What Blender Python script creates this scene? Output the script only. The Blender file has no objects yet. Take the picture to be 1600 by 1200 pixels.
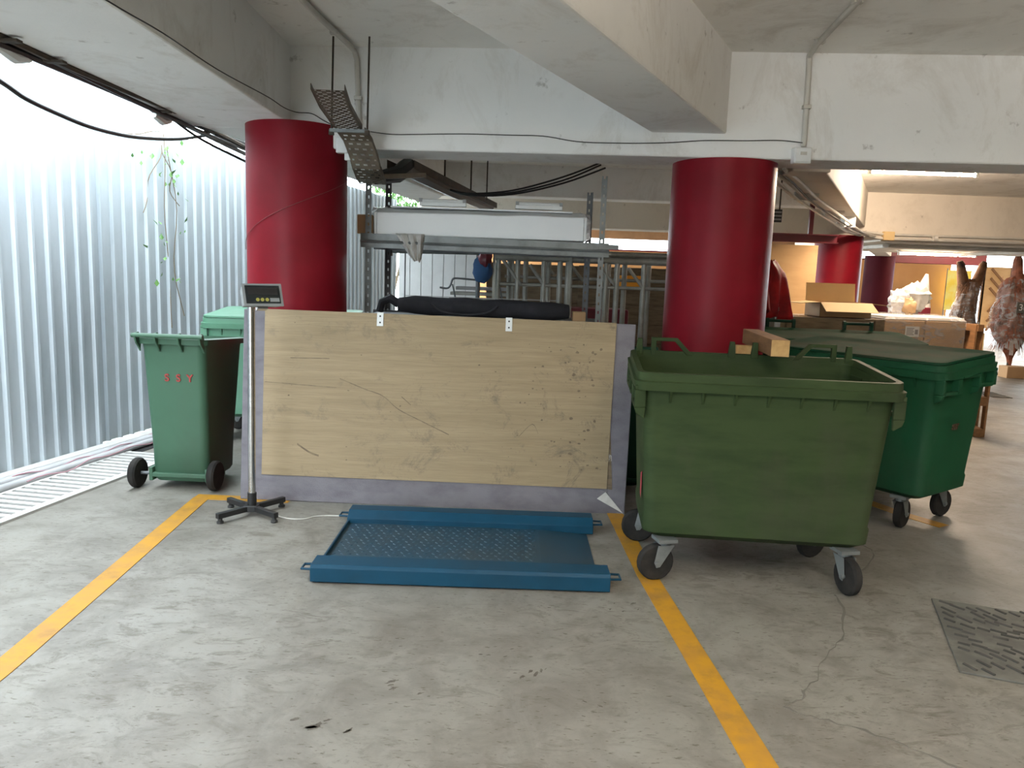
import bpy, math, random
from math import sin, cos, pi, radians, atan, sqrt
from mathutils import Vector, Matrix, noise
random.seed(7)
sc = bpy.context.scene
COL = sc.collection

# ------------------------------------------------------------------ camera, sky, lamps, exposure
P, R, EYE = atan(173 / 1200.0), radians(2.0), 1.5
fwd = Vector((0, cos(P), -sin(P))); u0 = Vector((0, sin(P), cos(P))); r0 = Vector((1, 0, 0))
rt = cos(R) * r0 + sin(R) * u0; up = -sin(R) * r0 + cos(R) * u0
cam = bpy.data.cameras.new('camera'); cam.sensor_fit = 'HORIZONTAL'; cam.sensor_width = 36
cam.lens = 36 * 1200 / 1600; cam.clip_start = 0.05; cam.clip_end = 300
camo = bpy.data.objects.new('camera', cam); COL.objects.link(camo)
camo.matrix_world = Matrix(((rt.x, up.x, -fwd.x, 0), (rt.y, up.y, -fwd.y, 0), (rt.z, up.z, -fwd.z, EYE), (0, 0, 0, 1)))
sc.camera = camo
world = bpy.data.worlds.new('overcast_sky'); sc.world = world; world.use_nodes = True
bg = world.node_tree.nodes['Background']
bg.inputs['Color'].default_value = (0.84, 0.94, 1.0, 1); bg.inputs['Strength'].default_value = 17.0
sc.view_settings.view_transform = 'Standard'; sc.view_settings.look = 'None'
sc.view_settings.gamma = 1; sc.view_settings.exposure = -0.50; sc.view_settings.use_curve_mapping = False
WARM = (1.0, 0.77, 0.58); COOL = (1.0, 0.93, 0.84)
TUBES = [  # x0,y0,x1,y1,z, power, colour : ceiling battens; the last two are added fill
    (4.05, 9.25, 5.35, 9.2, 2.80, 25, WARM), (7.6, 15.6, 9.2, 15.6, 2.14, 130, WARM), (10.4, 19.0, 12.2, 19.0, 2.84, 230, WARM),
    (13.5, 17.0, 15.0, 17.0, 2.84, 230, WARM), (4.2, 16.0, 5.6, 16.0, 2.84, 90, WARM),
    (3.9, 2.0, 5.1, 2.0, 2.35, 5, COOL), (.3, .6, 1.5, .6, 2.35, 10, COOL)]

# ------------------------------------------------------------------ helpers
class MB:
    def __init__(s): s.v = []; s.f = []
    def add(s, vs, fs, M=None):
        b = len(s.v)
        s.v += [tuple(M @ Vector(q)) if M else tuple(q) for q in vs]
        s.f += [tuple(b + i for i in f) for f in fs]; return s
    def box(s, x0, x1, y0, y1, z0, z1, M=None):
        vs = [(x0,y0,z0),(x1,y0,z0),(x1,y1,z0),(x0,y1,z0),(x0,y0,z1),(x1,y0,z1),(x1,y1,z1),(x0,y1,z1)]
        return s.add(vs, [(0,3,2,1),(4,5,6,7),(0,1,5,4),(1,2,6,5),(2,3,7,6),(3,0,4,7)], M)
    def loft(s, rings, capa=True, capb=True, M=None):
        n = len(rings[0]); vs = [q for r in rings for q in r]; fs = []
        for i in range(len(rings) - 1):
            for j in range(n):
                k = (j + 1) % n
                fs.append((i*n+j, i*n+k, (i+1)*n+k, (i+1)*n+j))
        if capa: fs.append(tuple(range(n))[::-1])
        if capb: fs.append(tuple((len(rings)-1)*n + j for j in range(n)))
        return s.add(vs, fs, M)
    def tube(s, pts, r, n=8, caps=True, M=None):
        pts = [Vector(q) for q in pts]; rings = []
        rs = r if isinstance(r, (list, tuple)) else [r] * len(pts)
        ref = None
        for i, q in enumerate(pts):
            d = (pts[min(i+1, len(pts)-1)] - pts[max(i-1, 0)])
            d = d.normalized() if d.length > 1e-9 else Vector((0, 0, 1))
            if ref is None: ref = Vector((0, 0, 1)) if abs(d.z) < .9 else Vector((1, 0, 0))
            a = d.cross(ref).normalized(); b = a.cross(d).normalized(); ref = b
            rings.append([q + rs[i] * (cos(2*pi*k/n) * a + sin(2*pi*k/n) * b) for k in range(n)])
        return s.loft(rings, caps, caps, M)
    def lathe(s, prof, n=20, M=None, cap=True):
        rings = [[(r*cos(2*pi*k/n), r*sin(2*pi*k/n), z) for k in range(n)] for r, z in prof]
        return s.loft(rings, cap, cap, M)
    def prism(s, poly, t0, t1, M=None):
        return s.loft([[(x, y, t0) for x, y in poly], [(x, y, t1) for x, y in poly]], True, True, M)
    def build(s, name, m, parent=None, smooth=False, bevel=0, kind=None, label=None, seg=2):
        me = bpy.data.meshes.new(name); me.from_pydata(s.v, [], s.f); me.update()
        if m: me.materials.append(m)
        o = bpy.data.objects.new(name, me); COL.objects.link(o)
        if parent: o.parent = parent
        if smooth:
            me.polygons.foreach_set('use_smooth', [True] * len(me.polygons))
            me.set_sharp_from_angle(angle=radians(38))
        if bevel:
            b = o.modifiers.new('bevel', 'BEVEL'); b.width = bevel; b.segments = seg; b.limit_method = 'ANGLE'; b.angle_limit = radians(40)
        if kind: o['kind'] = kind
        if label: o['label'] = label
        return o

def T(x=0, y=0, z=0): return Matrix.Translation((x, y, z))
def RZ(a): return Matrix.Rotation(a, 4, 'Z')
def RX(a): return Matrix.Rotation(a, 4, 'X')
def RY(a): return Matrix.Rotation(a, 4, 'Y')
def frame(o, ex, ey, ez):
    ex, ey, ez = Vector(ex), Vector(ey), Vector(ez)
    return Matrix(((ex.x, ey.x, ez.x, o[0]), (ex.y, ey.y, ez.y, o[1]), (ex.z, ey.z, ez.z, o[2]), (0, 0, 0, 1)))
def tag(o, label, cat, group=None):
    o['label'] = label; o['category'] = cat
    if group: o['group'] = group
    return o
def thing(name, label, cat, loc=(0, 0, 0), rz=0, group=None):
    o = bpy.data.objects.new(name, None); COL.objects.link(o); o.empty_display_size = .1
    o.location = loc; o.rotation_euler = (0, 0, rz)
    return tag(o, label, cat, group)
def struct(o, label=None):
    o['kind'] = 'structure'
    if label: o['label'] = label
    return o
def dup(root, loc, rz, label, group=None, name=None):
    r = root.copy(); COL.objects.link(r); r.location = loc; r.rotation_euler = (0, 0, rz); r['label'] = label
    if group: r['group'] = group
    if name: r.name = name
    for ch in list(root.children):
        c = ch.copy(); COL.objects.link(c); c.parent = r
        for g in list(ch.children):
            d = g.copy(); COL.objects.link(d); d.parent = c
    return r
def rrect(hx, hy, z, r, n=4, cx=0, cy=0, sl=0):
    pts = []
    for (sx, sy, a0) in ((1, 1, 0), (-1, 1, pi/2), (-1, -1, pi), (1, -1, 1.5*pi)):
        for k in range(n + 1):
            a = a0 + pi/2 * k / n
            x = cx + sx*(hx - r) + r*cos(a); y = cy + sy*(hy - r) + r*sin(a)
            pts.append((x, y, z + sl * y))
    return pts
def smoothline(pts, n=6):
    pts = [Vector(q) for q in pts]; out = []
    for i in range(len(pts) - 1):
        p0, p1, p2, p3 = pts[max(i-1, 0)], pts[i], pts[i+1], pts[min(i+2, len(pts)-1)]
        for k in range(n):
            t = k / n
            out.append(.5*((2*p1) + (p2-p0)*t + (2*p0-5*p1+4*p2-p3)*t*t + (3*p1-p0-3*p2+p3)*t**3))
    return out + [pts[-1]]

# ------------------------------------------------------------------ materials
def newmat(name):
    m = bpy.data.materials.new(name); m.use_nodes = True
    nt = m.node_tree; return m, nt, nt.nodes['Principled BSDF']
def nd(nt, typ, **kw):
    n = nt.nodes.new(typ)
    for k, v in kw.items(): setattr(n, k, v)
    return n
def coords(nt, scale=(1, 1, 1), rot=(0, 0, 0)):
    tc = nd(nt, 'ShaderNodeTexCoord'); mp = nd(nt, 'ShaderNodeMapping')
    mp.inputs['Scale'].default_value = scale; mp.inputs['Rotation'].default_value = rot
    nt.links.new(tc.outputs['Object'], mp.inputs['Vector']); return mp.outputs['Vector']
def noise_tex(nt, vec, scale, detail=6, rough=.6, dist=0):
    n = nd(nt, 'ShaderNodeTexNoise'); n.inputs['Scale'].default_value = scale; n.inputs['Detail'].default_value = detail
    n.inputs['Roughness'].default_value = rough; n.inputs['Distortion'].default_value = dist
    nt.links.new(vec, n.inputs['Vector']); return n.outputs['Fac']
def ramp(nt, fac, stops):
    r = nd(nt, 'ShaderNodeValToRGB'); e = r.color_ramp.elements
    while len(e) < len(stops): e.new(.5)
    for i, (p, c) in enumerate(stops):
        e[i].position = p; e[i].color = (c, c, c, 1) if not isinstance(c, tuple) else (*c, 1)
    nt.links.new(fac, r.inputs['Fac']); return r.outputs['Color']
def mixc(nt, fac, a, b, typ='MIX'):
    m = nd(nt, 'ShaderNodeMix', data_type='RGBA', blend_type=typ)
    for s, v in ((m.inputs[0], fac), (m.inputs[6], a), (m.inputs[7], b)):
        if isinstance(v, (int, float)): s.default_value = v
        elif isinstance(v, tuple): s.default_value = (*v, 1)
        else: nt.links.new(v, s)
    return m.outputs[2]
def bump(nt, b, h, strength=.3, dist=.01):
    n = nd(nt, 'ShaderNodeBump'); n.inputs['Strength'].default_value = strength; n.inputs['Distance'].default_value = dist
    nt.links.new(h, n.inputs['Height']); nt.links.new(n.outputs['Normal'], b.inputs['Normal'])
def mat(name, col, rough=.6, metal=0, col2=None, scale=3, stretch=(1, 1, 1), lo=.42, hi=.68, bmp=0, bscale=60, grime=0, spec=.5, gscale=1.3):
    m, nt, b = newmat(name)
    col2 = col2 or tuple(c * .78 for c in col)
    v = coords(nt, stretch); f = ramp(nt, noise_tex(nt, v, scale), [(lo, 0.), (hi, 1.)])
    c = mixc(nt, f, col, col2)
    if grime:
        v2 = coords(nt, (1, 1, .5)); g = ramp(nt, noise_tex(nt, v2, gscale, 10, .72), [(.5, 0.), (.78, 1.)])
        gm = nd(nt, 'ShaderNodeMath', operation='MULTIPLY'); nt.links.new(g, gm.inputs[0]); gm.inputs[1].default_value = grime
        c = mixc(nt, gm.outputs[0], c, (.06, .05, .04))
    nt.links.new(c, b.inputs['Base Color'])
    b.inputs['Roughness'].default_value = rough; b.inputs['Metallic'].default_value = metal; b.inputs['Specular IOR Level'].default_value = spec
    if bmp: bump(nt, b, noise_tex(nt, coords(nt), bscale, 4), bmp, .01)
    return m
def emit(name, col, s):
    m, nt, b = newmat(name); b.inputs['Base Color'].default_value = (.8, .8, .8, 1)
    b.inputs['Emission Color'].default_value = (*col, 1); b.inputs['Emission Strength'].default_value = s; return m
def wrapmat(name, clear=.72, tint=(1, 1, 1)):
    m, nt, b = newmat(name)
    out = nt.nodes['Material Output']; tr = nd(nt, 'ShaderNodeBsdfTransparent'); mx = nd(nt, 'ShaderNodeMixShader')
    b.inputs['Base Color'].default_value = (*[.75*t for t in tint], 1); b.inputs['Roughness'].default_value = .1
    v = coords(nt, (1, 1, 2.2), (.3, .5, .2)); n = noise_tex(nt, v, 5, 4, .55, 1.2); bump(nt, b, n, .9, .05)
    f = ramp(nt, n, [(.45, 1 - clear), (.75, min(1, 1.35 - clear))])
    nt.links.new(f, mx.inputs[0]); nt.links.new(tr.outputs[0], mx.inputs[1]); nt.links.new(b.outputs[0], mx.inputs[2])
    nt.links.new(mx.outputs[0], out.inputs['Surface']); return m

def concrete_floor():
    m, nt, b = newmat('worn_concrete')
    v = coords(nt)
    big = ramp(nt, noise_tex(nt, v, .55, 5, .6), [(.35, 0.), (.7, 1.)])
    c = mixc(nt, big, (.232, .219, .192), (.19, .177, .154))
    mid = ramp(nt, noise_tex(nt, v, 3.2, 9, .7, .6), [(.42, 0.), (.64, 1.)])
    c = mixc(nt, mid, c, (.145, .132, .112))
    pale = ramp(nt, noise_tex(nt, coords(nt, (1.3, .8, 1), (0, 0, .5)), 2.1, 8, .68, .8), [(.55, 0.), (.75, .55)])
    c = mixc(nt, pale, c, (.28, .27, .245))
    st = ramp(nt, noise_tex(nt, coords(nt, (1, 2.2, 1), (0, 0, .35)), 6.5, 12, .78, 1.0), [(.515, 0.), (.60, .75), (.70, 1.)])
    msk = ramp(nt, noise_tex(nt, v, .9, 3, .5), [(.38, 0.15), (.58, 1.)])
    sm = nd(nt, 'ShaderNodeMath', operation='MULTIPLY'); nt.links.new(st, sm.inputs[0]); nt.links.new(msk, sm.inputs[1])
    c = mixc(nt, sm.outputs[0], c, (.105, .09, .07))
    sp = ramp(nt, noise_tex(nt, coords(nt, (1, 3.2, 1), (0, 0, -.5)), 24, 3, .6), [(.615, 0.), (.68, .9)])
    c = mixc(nt, sp, c, (.085, .07, .05))
    nt.links.new(c, b.inputs['Base Color'])
    r = ramp(nt, noise_tex(nt, v, 2.5, 6), [(.3, .45), (.7, .62)]); nt.links.new(r, b.inputs['Roughness'])
    bump(nt, b, noise_tex(nt, v, 25, 8, .7), .12, .01); return m
def plaster(name, col, dirt=(.42, .37, .30), amt=.5):
    m, nt, b = newmat(name); v = coords(nt)
    c = mixc(nt, ramp(nt, noise_tex(nt, v, .8, 6, .6), [(.4, 0.), (.75, 1.)]), col, tuple(k*.88 for k in col))
    d = ramp(nt, noise_tex(nt, coords(nt, (1, 1, .6)), 2.3, 11, .74, .6), [(.50, 0.), (.72, amt)])
    c = mixc(nt, d, c, dirt)
    s = ramp(nt, noise_tex(nt, v, 9, 4, .6), [(.66, 0.), (.74, .5)]); c = mixc(nt, s, c, (.2, .17, .14))
    nt.links.new(c, b.inputs['Base Color']); b.inputs['Roughness'].default_value = .75
    bump(nt, b, noise_tex(nt, v, 14, 8, .65), .15, .015); return m
def plywood_mat(name, c1, c2, stain=.8):
    m, nt, b = newmat(name)
    g = noise_tex(nt, coords(nt, (.7, 3, 9)), 2.2, 9, .62, .8)
    c = mixc(nt, ramp(nt, g, [(.32, 0.), (.7, 1.)]), c1, c2)
    f = ramp(nt, noise_tex(nt, coords(nt, (1.2, 1, 30)), 5, 5, .6), [(.45, 0.), (.75, .35)]); c = mixc(nt, f, c, tuple(k*.62 for k in c2))
    s = ramp(nt, noise_tex(nt, coords(nt, (1, 1, 1.2)), 4.0, 13, .82, .5), [(.535, 0.), (.64, stain)])
    tc = nd(nt, 'ShaderNodeTexCoord'); sx = nd(nt, 'ShaderNodeSeparateXYZ'); nt.links.new(tc.outputs['Object'], sx.inputs[0])
    mr = nd(nt, 'ShaderNodeMapRange'); nt.links.new(sx.outputs['X'], mr.inputs[0])
    mr.inputs[1].default_value = .6; mr.inputs[2].default_value = 2.2; mr.inputs[3].default_value = .55; mr.inputs[4].default_value = 1.0
    mm = nd(nt, 'ShaderNodeMath', operation='MULTIPLY'); nt.links.new(s, mm.inputs[0]); nt.links.new(mr.outputs[0], mm.inputs[1])
    c = mixc(nt, mm.outputs[0], c, (.11, .085, .06))
    nt.links.new(c, b.inputs['Base Color']); b.inputs['Roughness'].default_value = .7; return m

M = {}
M['floor'] = concrete_floor()
M['white'] = plaster('white_plaster', (.80, .795, .775))
M['ceil'] = plaster('ceiling_plaster', (.86, .845, .80), amt=.5)
M['cream'] = plaster('cream_plaster', (.63, .58, .50))
M['outcon'] = plaster('pale_concrete', (.47, .46, .44), dirt=(.3, .27, .24), amt=.6)
M['red'] = mat('red_gloss_paint', (.19, .006, .014), .42, col2=(.145, .005, .010), scale=2.2, bmp=.06, bscale=5, spec=.14)
M['yellow'] = mat('yellow_line_paint', (.44, .215, .011), .6, col2=(.36, .18, .03), scale=9, grime=.55, gscale=5)
M['fence'] = mat('galvanized_sheet', (.45, .50, .535), .5, .12, col2=(.35, .395, .43), scale=1.6, stretch=(1, 1, .35), grime=.22)
M['galv'] = mat('galvanized_steel', (.20, .217, .217), .5, .4, col2=(.13, .14, .14), scale=8)
M['galvd'] = mat('dull_grey_steel', (.13, .138, .145), .5, .4, scale=8)
M['alu'] = mat('dull_aluminium', (.30, .30, .27), .48, .4, col2=(.20, .20, .175), scale=6)
M['darksteel'] = mat('dark_rusty_steel', (.045, .037, .029), .7, .2, col2=(.08, .055, .035), scale=12)
M['tray'] = mat('brown_perforated_steel', (.13, .105, .075), .6, .35, col2=(.075, .057, .042), scale=9)
M['black'] = mat('black_rubber', (.022, .022, .022), .65, col2=(.05, .047, .043), scale=9)
M['tyre'] = mat('worn_tyre_rubber', (.018, .017, .016), .85, col2=(.034, .031, .028), scale=8, spec=.15)
M['blackpaint'] = mat('black_paint', (.014, .014, .015), .4)
M['cable'] = mat('cable_black', (.012, .011, .011), .5)
M['green1'] = mat('faded_olive_green_plastic', (.033, .052, .020), .65, col2=(.023, .038, .015), scale=2.6, stretch=(1, 1, 4), grime=.55, bmp=.05, spec=.12)
M['green2'] = mat('deep_green_plastic', (.009, .066, .029), .6, col2=(.007, .052, .022), scale=2, grime=.3, spec=.16)
M['green3'] = mat('dark_green_plastic', (.008, .036, .021), .65, col2=(.006, .027, .017), scale=2, spec=.12)
M['greenlid'] = mat('matt_dark_green_lid', (.010, .050, .026), .8, col2=(.035, .052, .03), scale=3, spec=.02)
M['greenw'] = mat('mid_green_plastic', (.045, .108, .066), .5, col2=(.038, .09, .055), scale=2, grime=.25, spec=.35)
M['greenl'] = mat('pale_green_plastic', (.085, .21, .135), .45, col2=(.07, .18, .11), scale=2, grime=.15, spec=.35)
M['blue'] = mat('blue_enamel', (.004, .045, .086), .5, col2=(.0035, .037, .07), scale=5, bmp=.03, bscale=40, grime=.12, spec=.22)
M['bluedeck'] = mat('worn_blue_deck', (.007, .040, .070), .5, col2=(.016, .042, .06), scale=4, grime=.35)
M['carpet'] = mat('grey_violet_fabric', (.175, .165, .182), .95, col2=(.13, .12, .137), scale=5, stretch=(1, 1, 2), bmp=.3, bscale=200, grime=.25)
M['ply'] = plywood_mat('stained_plywood', (.315, .237, .14), (.24, .178, .10))
M['darkply'] = mat('dark_board_marks', (.13, .095, .06), .85, col2=(.2, .15, .09), scale=20)
M['plyplain'] = mat('tan_plywood', (.56, .36, .17), .6, col2=(.50, .31, .14), scale=2, stretch=(1, 1, 4))
M['wood'] = mat('raw_timber', (.24, .115, .042), .7, col2=(.16, .075, .028), scale=5, stretch=(6, 1, 6))
M['darkwood'] = mat('weathered_timber', (.17, .125, .075), .75, col2=(.10, .075, .045), scale=5, stretch=(1, 6, 6))
M['endgrain'] = mat('end_grain', (.52, .33, .13), .7, col2=(.36, .2, .07), scale=12)
M['card'] = mat('cardboard', (.44, .28, .145), .8, col2=(.39, .245, .125), scale=3)
M['cardp'] = mat('pale_cardboard', (.60, .44, .22), .8, col2=(.55, .40, .2), scale=3)
M['whitep'] = mat('white_plastic', (.70, .71, .70), .35, col2=(.62, .63, .62), scale=4)
M['whitec'] = mat('white_cloth', (.56, .55, .52), .9, col2=(.42, .41, .38), scale=12)
M['foam'] = mat('white_foam_block', (.86, .88, .88), .5, col2=(.82, .84, .85), scale=2)
M['steel'] = mat('polished_stainless', (.62, .61, .60), .22, 1.0, col2=(.5, .49, .48), scale=6, stretch=(1, 1, 6))
M['dial'] = mat('grey_plastic', (.27, .285, .285), .5)
M['screen'] = mat('dark_display', (.018, .022, .023), .22)
M['button'] = mat('yellow_buttons', (.42, .38, .08), .5)
M['mat'] = mat('dark_worn_rubber', (.095, .093, .082), .8, col2=(.16, .155, .135), scale=7, bmp=.3, bscale=30)
M['matrib'] = mat('dark_tread', (.045, .044, .039), .85, col2=(.08, .077, .068), scale=9)
M['crack'] = mat('dark_crack', (.15, .138, .12), .9)
M['stain'] = mat('dirt_stain', (.085, .073, .058), .9, col2=(.16, .145, .12), scale=30)
M['redcloth'] = mat('red_tarpaulin', (.28, .008, .010), .6, col2=(.10, .003, .006), scale=5, spec=.15)
M['redpaint'] = mat('red_spray_paint', (.42, .03, .05), .6)
M['redletter'] = mat('red_lettering', (.30, .035, .03), .6)
M['fadeletter'] = mat('faded_lettering', (.075, .045, .025), .7)
M['maroon'] = mat('maroon_paint', (.13, .012, .022), .4)
M['bluec'] = mat('blue_fabric', (.03, .09, .21), .8)
M['blackc'] = mat('black_fabric', (.012, .013, .017), .85, col2=(.022, .022, .03), scale=8)
M['leaf'] = mat('green_leaves', (.10, .23, .05), .5, col2=(.05, .13, .03), scale=9)
M['stem'] = mat('dry_stem', (.16, .12, .07), .8)
M['tan'] = mat('tan_wall_paint', (.48, .24, .085), .7, col2=(.42, .2, .07), scale=1)
M['banner'] = mat('yellow_banner', (.85, .62, .06), .6, col2=(.80, .75, .30), scale=2.5)
M['orange'] = mat('orange_banner', (.85, .34, .02), .6)
M['fur'] = mat('brown_fur', (.20, .095, .045), .9, col2=(.025, .014, .010), scale=6, bmp=.9, bscale=60)
M['fur2'] = mat('mottled_red_brown_fur', (.33, .11, .06), .8, col2=(.055, .028, .022), scale=6, bmp=.9, bscale=50)
M['wrap'] = wrapmat('clear_stretch_film', .82)
M['wrapc'] = wrapmat('cloudy_plastic', .5)
M['pipegrey'] = mat('grey_white_pipe', (.40, .40, .41), .5)
M['redstring'] = mat('reddish_string', (.22, .05, .05), .7)
M['pink'] = mat('pink_cable', (.42, .23, .26), .5)
M['grey'] = mat('mid_grey_paint', (.26, .26, .26), .5)
M['tubelit'] = emit('lit_tube', (1, .80, .58), 80); M['tubehot'] = emit('bright_lit_tube', (1, .78, .585), 1250)

# ------------------------------------------------------------------ the setting
fl = MB(); fl.box(-9, 22, -7, 34, -.2, 0)
floor = struct(fl.build('floor', M['floor']), 'worn grey concrete floor with stains and scrapes')
def strip(name, pts, w, m, parent, z=.003, jag=0):
    b = MB(); L = []; Rr = []
    for i, q in enumerate(pts):
        a = Vector(pts[max(i-1, 0)]); c = Vector(pts[min(i+1, len(pts)-1)]); d = (c - a).normalized(); n = Vector((-d.y, d.x))
        ww = w * (1 + random.uniform(-jag, jag))
        L.append(Vector(q) + n*ww/2); Rr.append(Vector(q) - n*ww/2)
    vs = []; fs = []
    for l, r in zip(L, Rr): vs += [(l.x, l.y, z), (r.x, r.y, z), (l.x, l.y, 0), (r.x, r.y, 0)]
    for i in range(len(L)-1):
        k = 4*i
        fs += [(k, k+1, k+5, k+4), (k+2, k, k+4, k+6), (k+1, k+3, k+7, k+5)]
    b.add(vs, fs); return b.build(name, m, parent)
strip('painted_line', [(-1.815, 1.2), (-1.834, 2.62), (-1.885, 3.45), (-1.972, 4.78)], .105, M['yellow'], floor, jag=.04)
strip('painted_line', [(-2.02, 4.80), (-1.40, 4.78)], .10, M['yellow'], floor, z=.0032, jag=.04)
strip('painted_line', [(.90, 1.2), (.822, 2.205), (.77, 3.0), (.721, 3.73), (.685, 4.8)], .105, M['yellow'], floor, jag=.04)
strip('painted_line', [(2.3, 5.75), (2.62, 4.98), (2.78, 4.72)], .10, M['yellow'], floor, jag=.05)
def crack(pts, w=.008):
    pp = []
    for q in smoothline([(a, b, 0) for a, b in pts], 7):
        pp.append((q.x + random.uniform(-.012, .012), q.y + random.uniform(-.012, .012)))
    strip('floor_crack', pp, w, M['crack'], floor, z=.0015, jag=.8)
crack([(1.62, 3.58), (1.50, 3.20), (1.30, 2.92), (1.13, 2.66), (1.02, 2.55), (1.12, 2.49), (1.33, 2.36), (1.50, 2.2)])
crack([(1.9, 3.9), (2.1, 4.25), (1.95, 4.5)], .006)
def blotch(x, y, r, ang=0, asp=1.6):
    n = 14; b = MB(); vs = []
    for k in range(n):
        a = 2*pi*k/n; rr = r * random.uniform(.5, 1.15)
        px, py = rr*cos(a)*asp, rr*sin(a)*.6
        vs.append((x + px*cos(ang) - py*sin(ang), y + px*sin(ang) + py*cos(ang), .0012))
    b.add(vs, [tuple(range(n))]); return b
sb = MB()
for (x, y, r, a) in [(-.62, 2.33, .035, .5), (-.55, 2.36, .03, .7), (-.9, 2.03, .03, .9), (-.28, 1.90, .045, .1), (-.22, 1.93, .02, .1), (-.16, 1.92, .022, .5), (.35, 2.5, .03, -.6),
                     (.04, 2.05, .014, .6), (-.35, 2.6, .03, .4), (.2, 3.3, .022, 0), (-.02, 2.9, .016, .3), (.55, 3.35, .03, 1), (-.17, 1.88, .014, .2), (.12, 2.75, .03, 1.2), (-.45, 2.95, .014, 0), (-.52, 1.98, .02, 1)]:
    for k in range(5):
        q = blotch(x + random.uniform(-.07, .07), y + random.uniform(-.05, .05), r*random.uniform(.15, .5), a + random.uniform(-.3, .3)); sb.add(q.v, q.f)
sb.build('floor_stains', M['stain'], floor, kind='stuff')

CZ = 2.93
ce = MB(); ce.box(-2.3, 19, -4.5, 12.6, CZ, CZ + .2)
ceil = struct(ce.build('ceiling', M['ceil']), 'stained white concrete ceiling slab')
c2 = MB(); c2.box(-.8, 19, 12.6, 24, CZ, CZ + .2); struct(c2.build('ceiling', M['cream']), 'ceiling slab beyond the far beam')
def beam(name, corners, z0, z1, m, label):
    b = MB(); b.loft([[(x, y, z0) for x, y in corners], [(x, y, z1) for x, y in corners]])
    return struct(b.build(name, m, bevel=.012), label)
beam('beam', [(-1.72, 5.32), (9, 4.55), (9, 4.95), (-1.72, 5.72)], 2.28, CZ + .02, M['white'], 'white cross beam over the two red columns')
beam('beam', [(-2.24, -4.5), (-1.50, -4.5), (-1.535, 5.5), (-2.27, 5.5)], 2.43, CZ + .03, M['white'], 'white edge beam along the open left side')
beam('beam', [(-2.45, -1.3), (-2.08, -1.5), (1.38, 5.23), (.98, 5.42)], 2.43, CZ + .03, M['white'], 'diagonal white beam running to the right column')
beam('beam', [(-2.22, 5.5), (-1.64, 5.5), (-.95, 9.9), (-1.2, 10.9), (-1.38, 10.9)], 2.43, CZ + .03, M['white'], 'white edge beam behind the left column')
beam('beam', [(1.60, 5.5), (2.02, 5.5), (5.45, 12.3), (5.02, 12.3)], 2.40, CZ + .03, M['cream'], 'cream beam from the right column to the next one')
beam('beam', [(-1.5, 10.5), (4.4, 10.5), (4.4, 10.85), (-1.5, 10.85)], 2.52, CZ + .02, M['white'], 'white beam crossing behind the shelving')
beam('beam', [(-1.5, 12.2), (19, 12.2), (19, 12.7), (-1.5, 12.7)], 2.24, CZ + .02, M['cream'], 'cream far beam carrying the conduits')
sl = MB(); sl.box(5.9, 19, 12.7, 16.6, 2.22, 2.5); struct(sl.build('ceiling', M['cream']), 'lowered ceiling behind the far beam')
beam('beam', [(5.4, 12.7), (5.75, 12.7), (9.6, 20), (9.2, 20)], 2.25, CZ, M['cream'], 'cream beam running to the farthest column')
st = MB(); st.box(2.12, 2.42, 6.15, 6.45, 2.36, CZ); struct(st.build('trim_1', M['cream'], bevel=.01), 'cream beam stub under the ceiling')
def column(x, y, r, z, label, m='red'):
    b = MB(); n = 48; rings = []
    for k in range(13):
        zz = z * k / 12; rings.append([((r + .004*noise.noise((a*.7, zz*1.5, x)))*cos(2*pi*a/n) + x, (r + .004*noise.noise((a*.7, zz*1.5, x)))*sin(2*pi*a/n) + y, zz) for a in range(n)])
    b.loft(rings); return struct(b.build('column', M[m], smooth=True), label)
column(-1.535, 5.46, .338, 2.43, 'thick glossy red round column on the left')
column(1.395, 5.40, .347, 2.28, 'thick glossy red round column behind the green bin')
column(5.10, 12.4, .36, 2.26, 'red round column farther back')
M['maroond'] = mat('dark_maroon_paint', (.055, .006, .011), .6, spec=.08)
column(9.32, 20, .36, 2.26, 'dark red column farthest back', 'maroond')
# far walls
wb = MB(); wb.box(-2, 13.4, 24, 24.2, 0, 2.29); struct(wb.build('wall_back', M['tan']), 'tan wall at the far end')
wb = MB(); wb.box(-2, 13.3, 24, 24.12, 2.29, 2.34); struct(wb.build('trim_2', M['maroon']), 'red rail along the top of the tan wall')
wr = MB(); wr.box(18.8, 19, -4.5, 20, 0, 2.95); struct(wr.build('wall_right', M['cream']), 'cream side wall')
wk = MB(); wk.box(-2.3, 19, -4.7, -4.5, 0, 2.95); struct(wk.build('wall_front', M['cream']), 'unseen cream wall behind the viewer, closed to hold back daylight')  # out of view; closed full width to stop daylight entering from behind
M['brown'] = mat('brown_beam_paint', (.34, .17, .075), .7)
beam('beam', [(-1.5, 22.6), (12.6, 22.6), (12.6, 23.0), (-1.5, 23.0)], 2.60, CZ + .02, M['brown'], 'brown beam in front of the tan far wall')
beam('beam', [(9.5, 20.4), (12.3, 20.4), (12.3, 20.7), (9.5, 20.7)], 2.12, 2.42, M['maroon'], 'dark maroon header near the farthest column')
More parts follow.
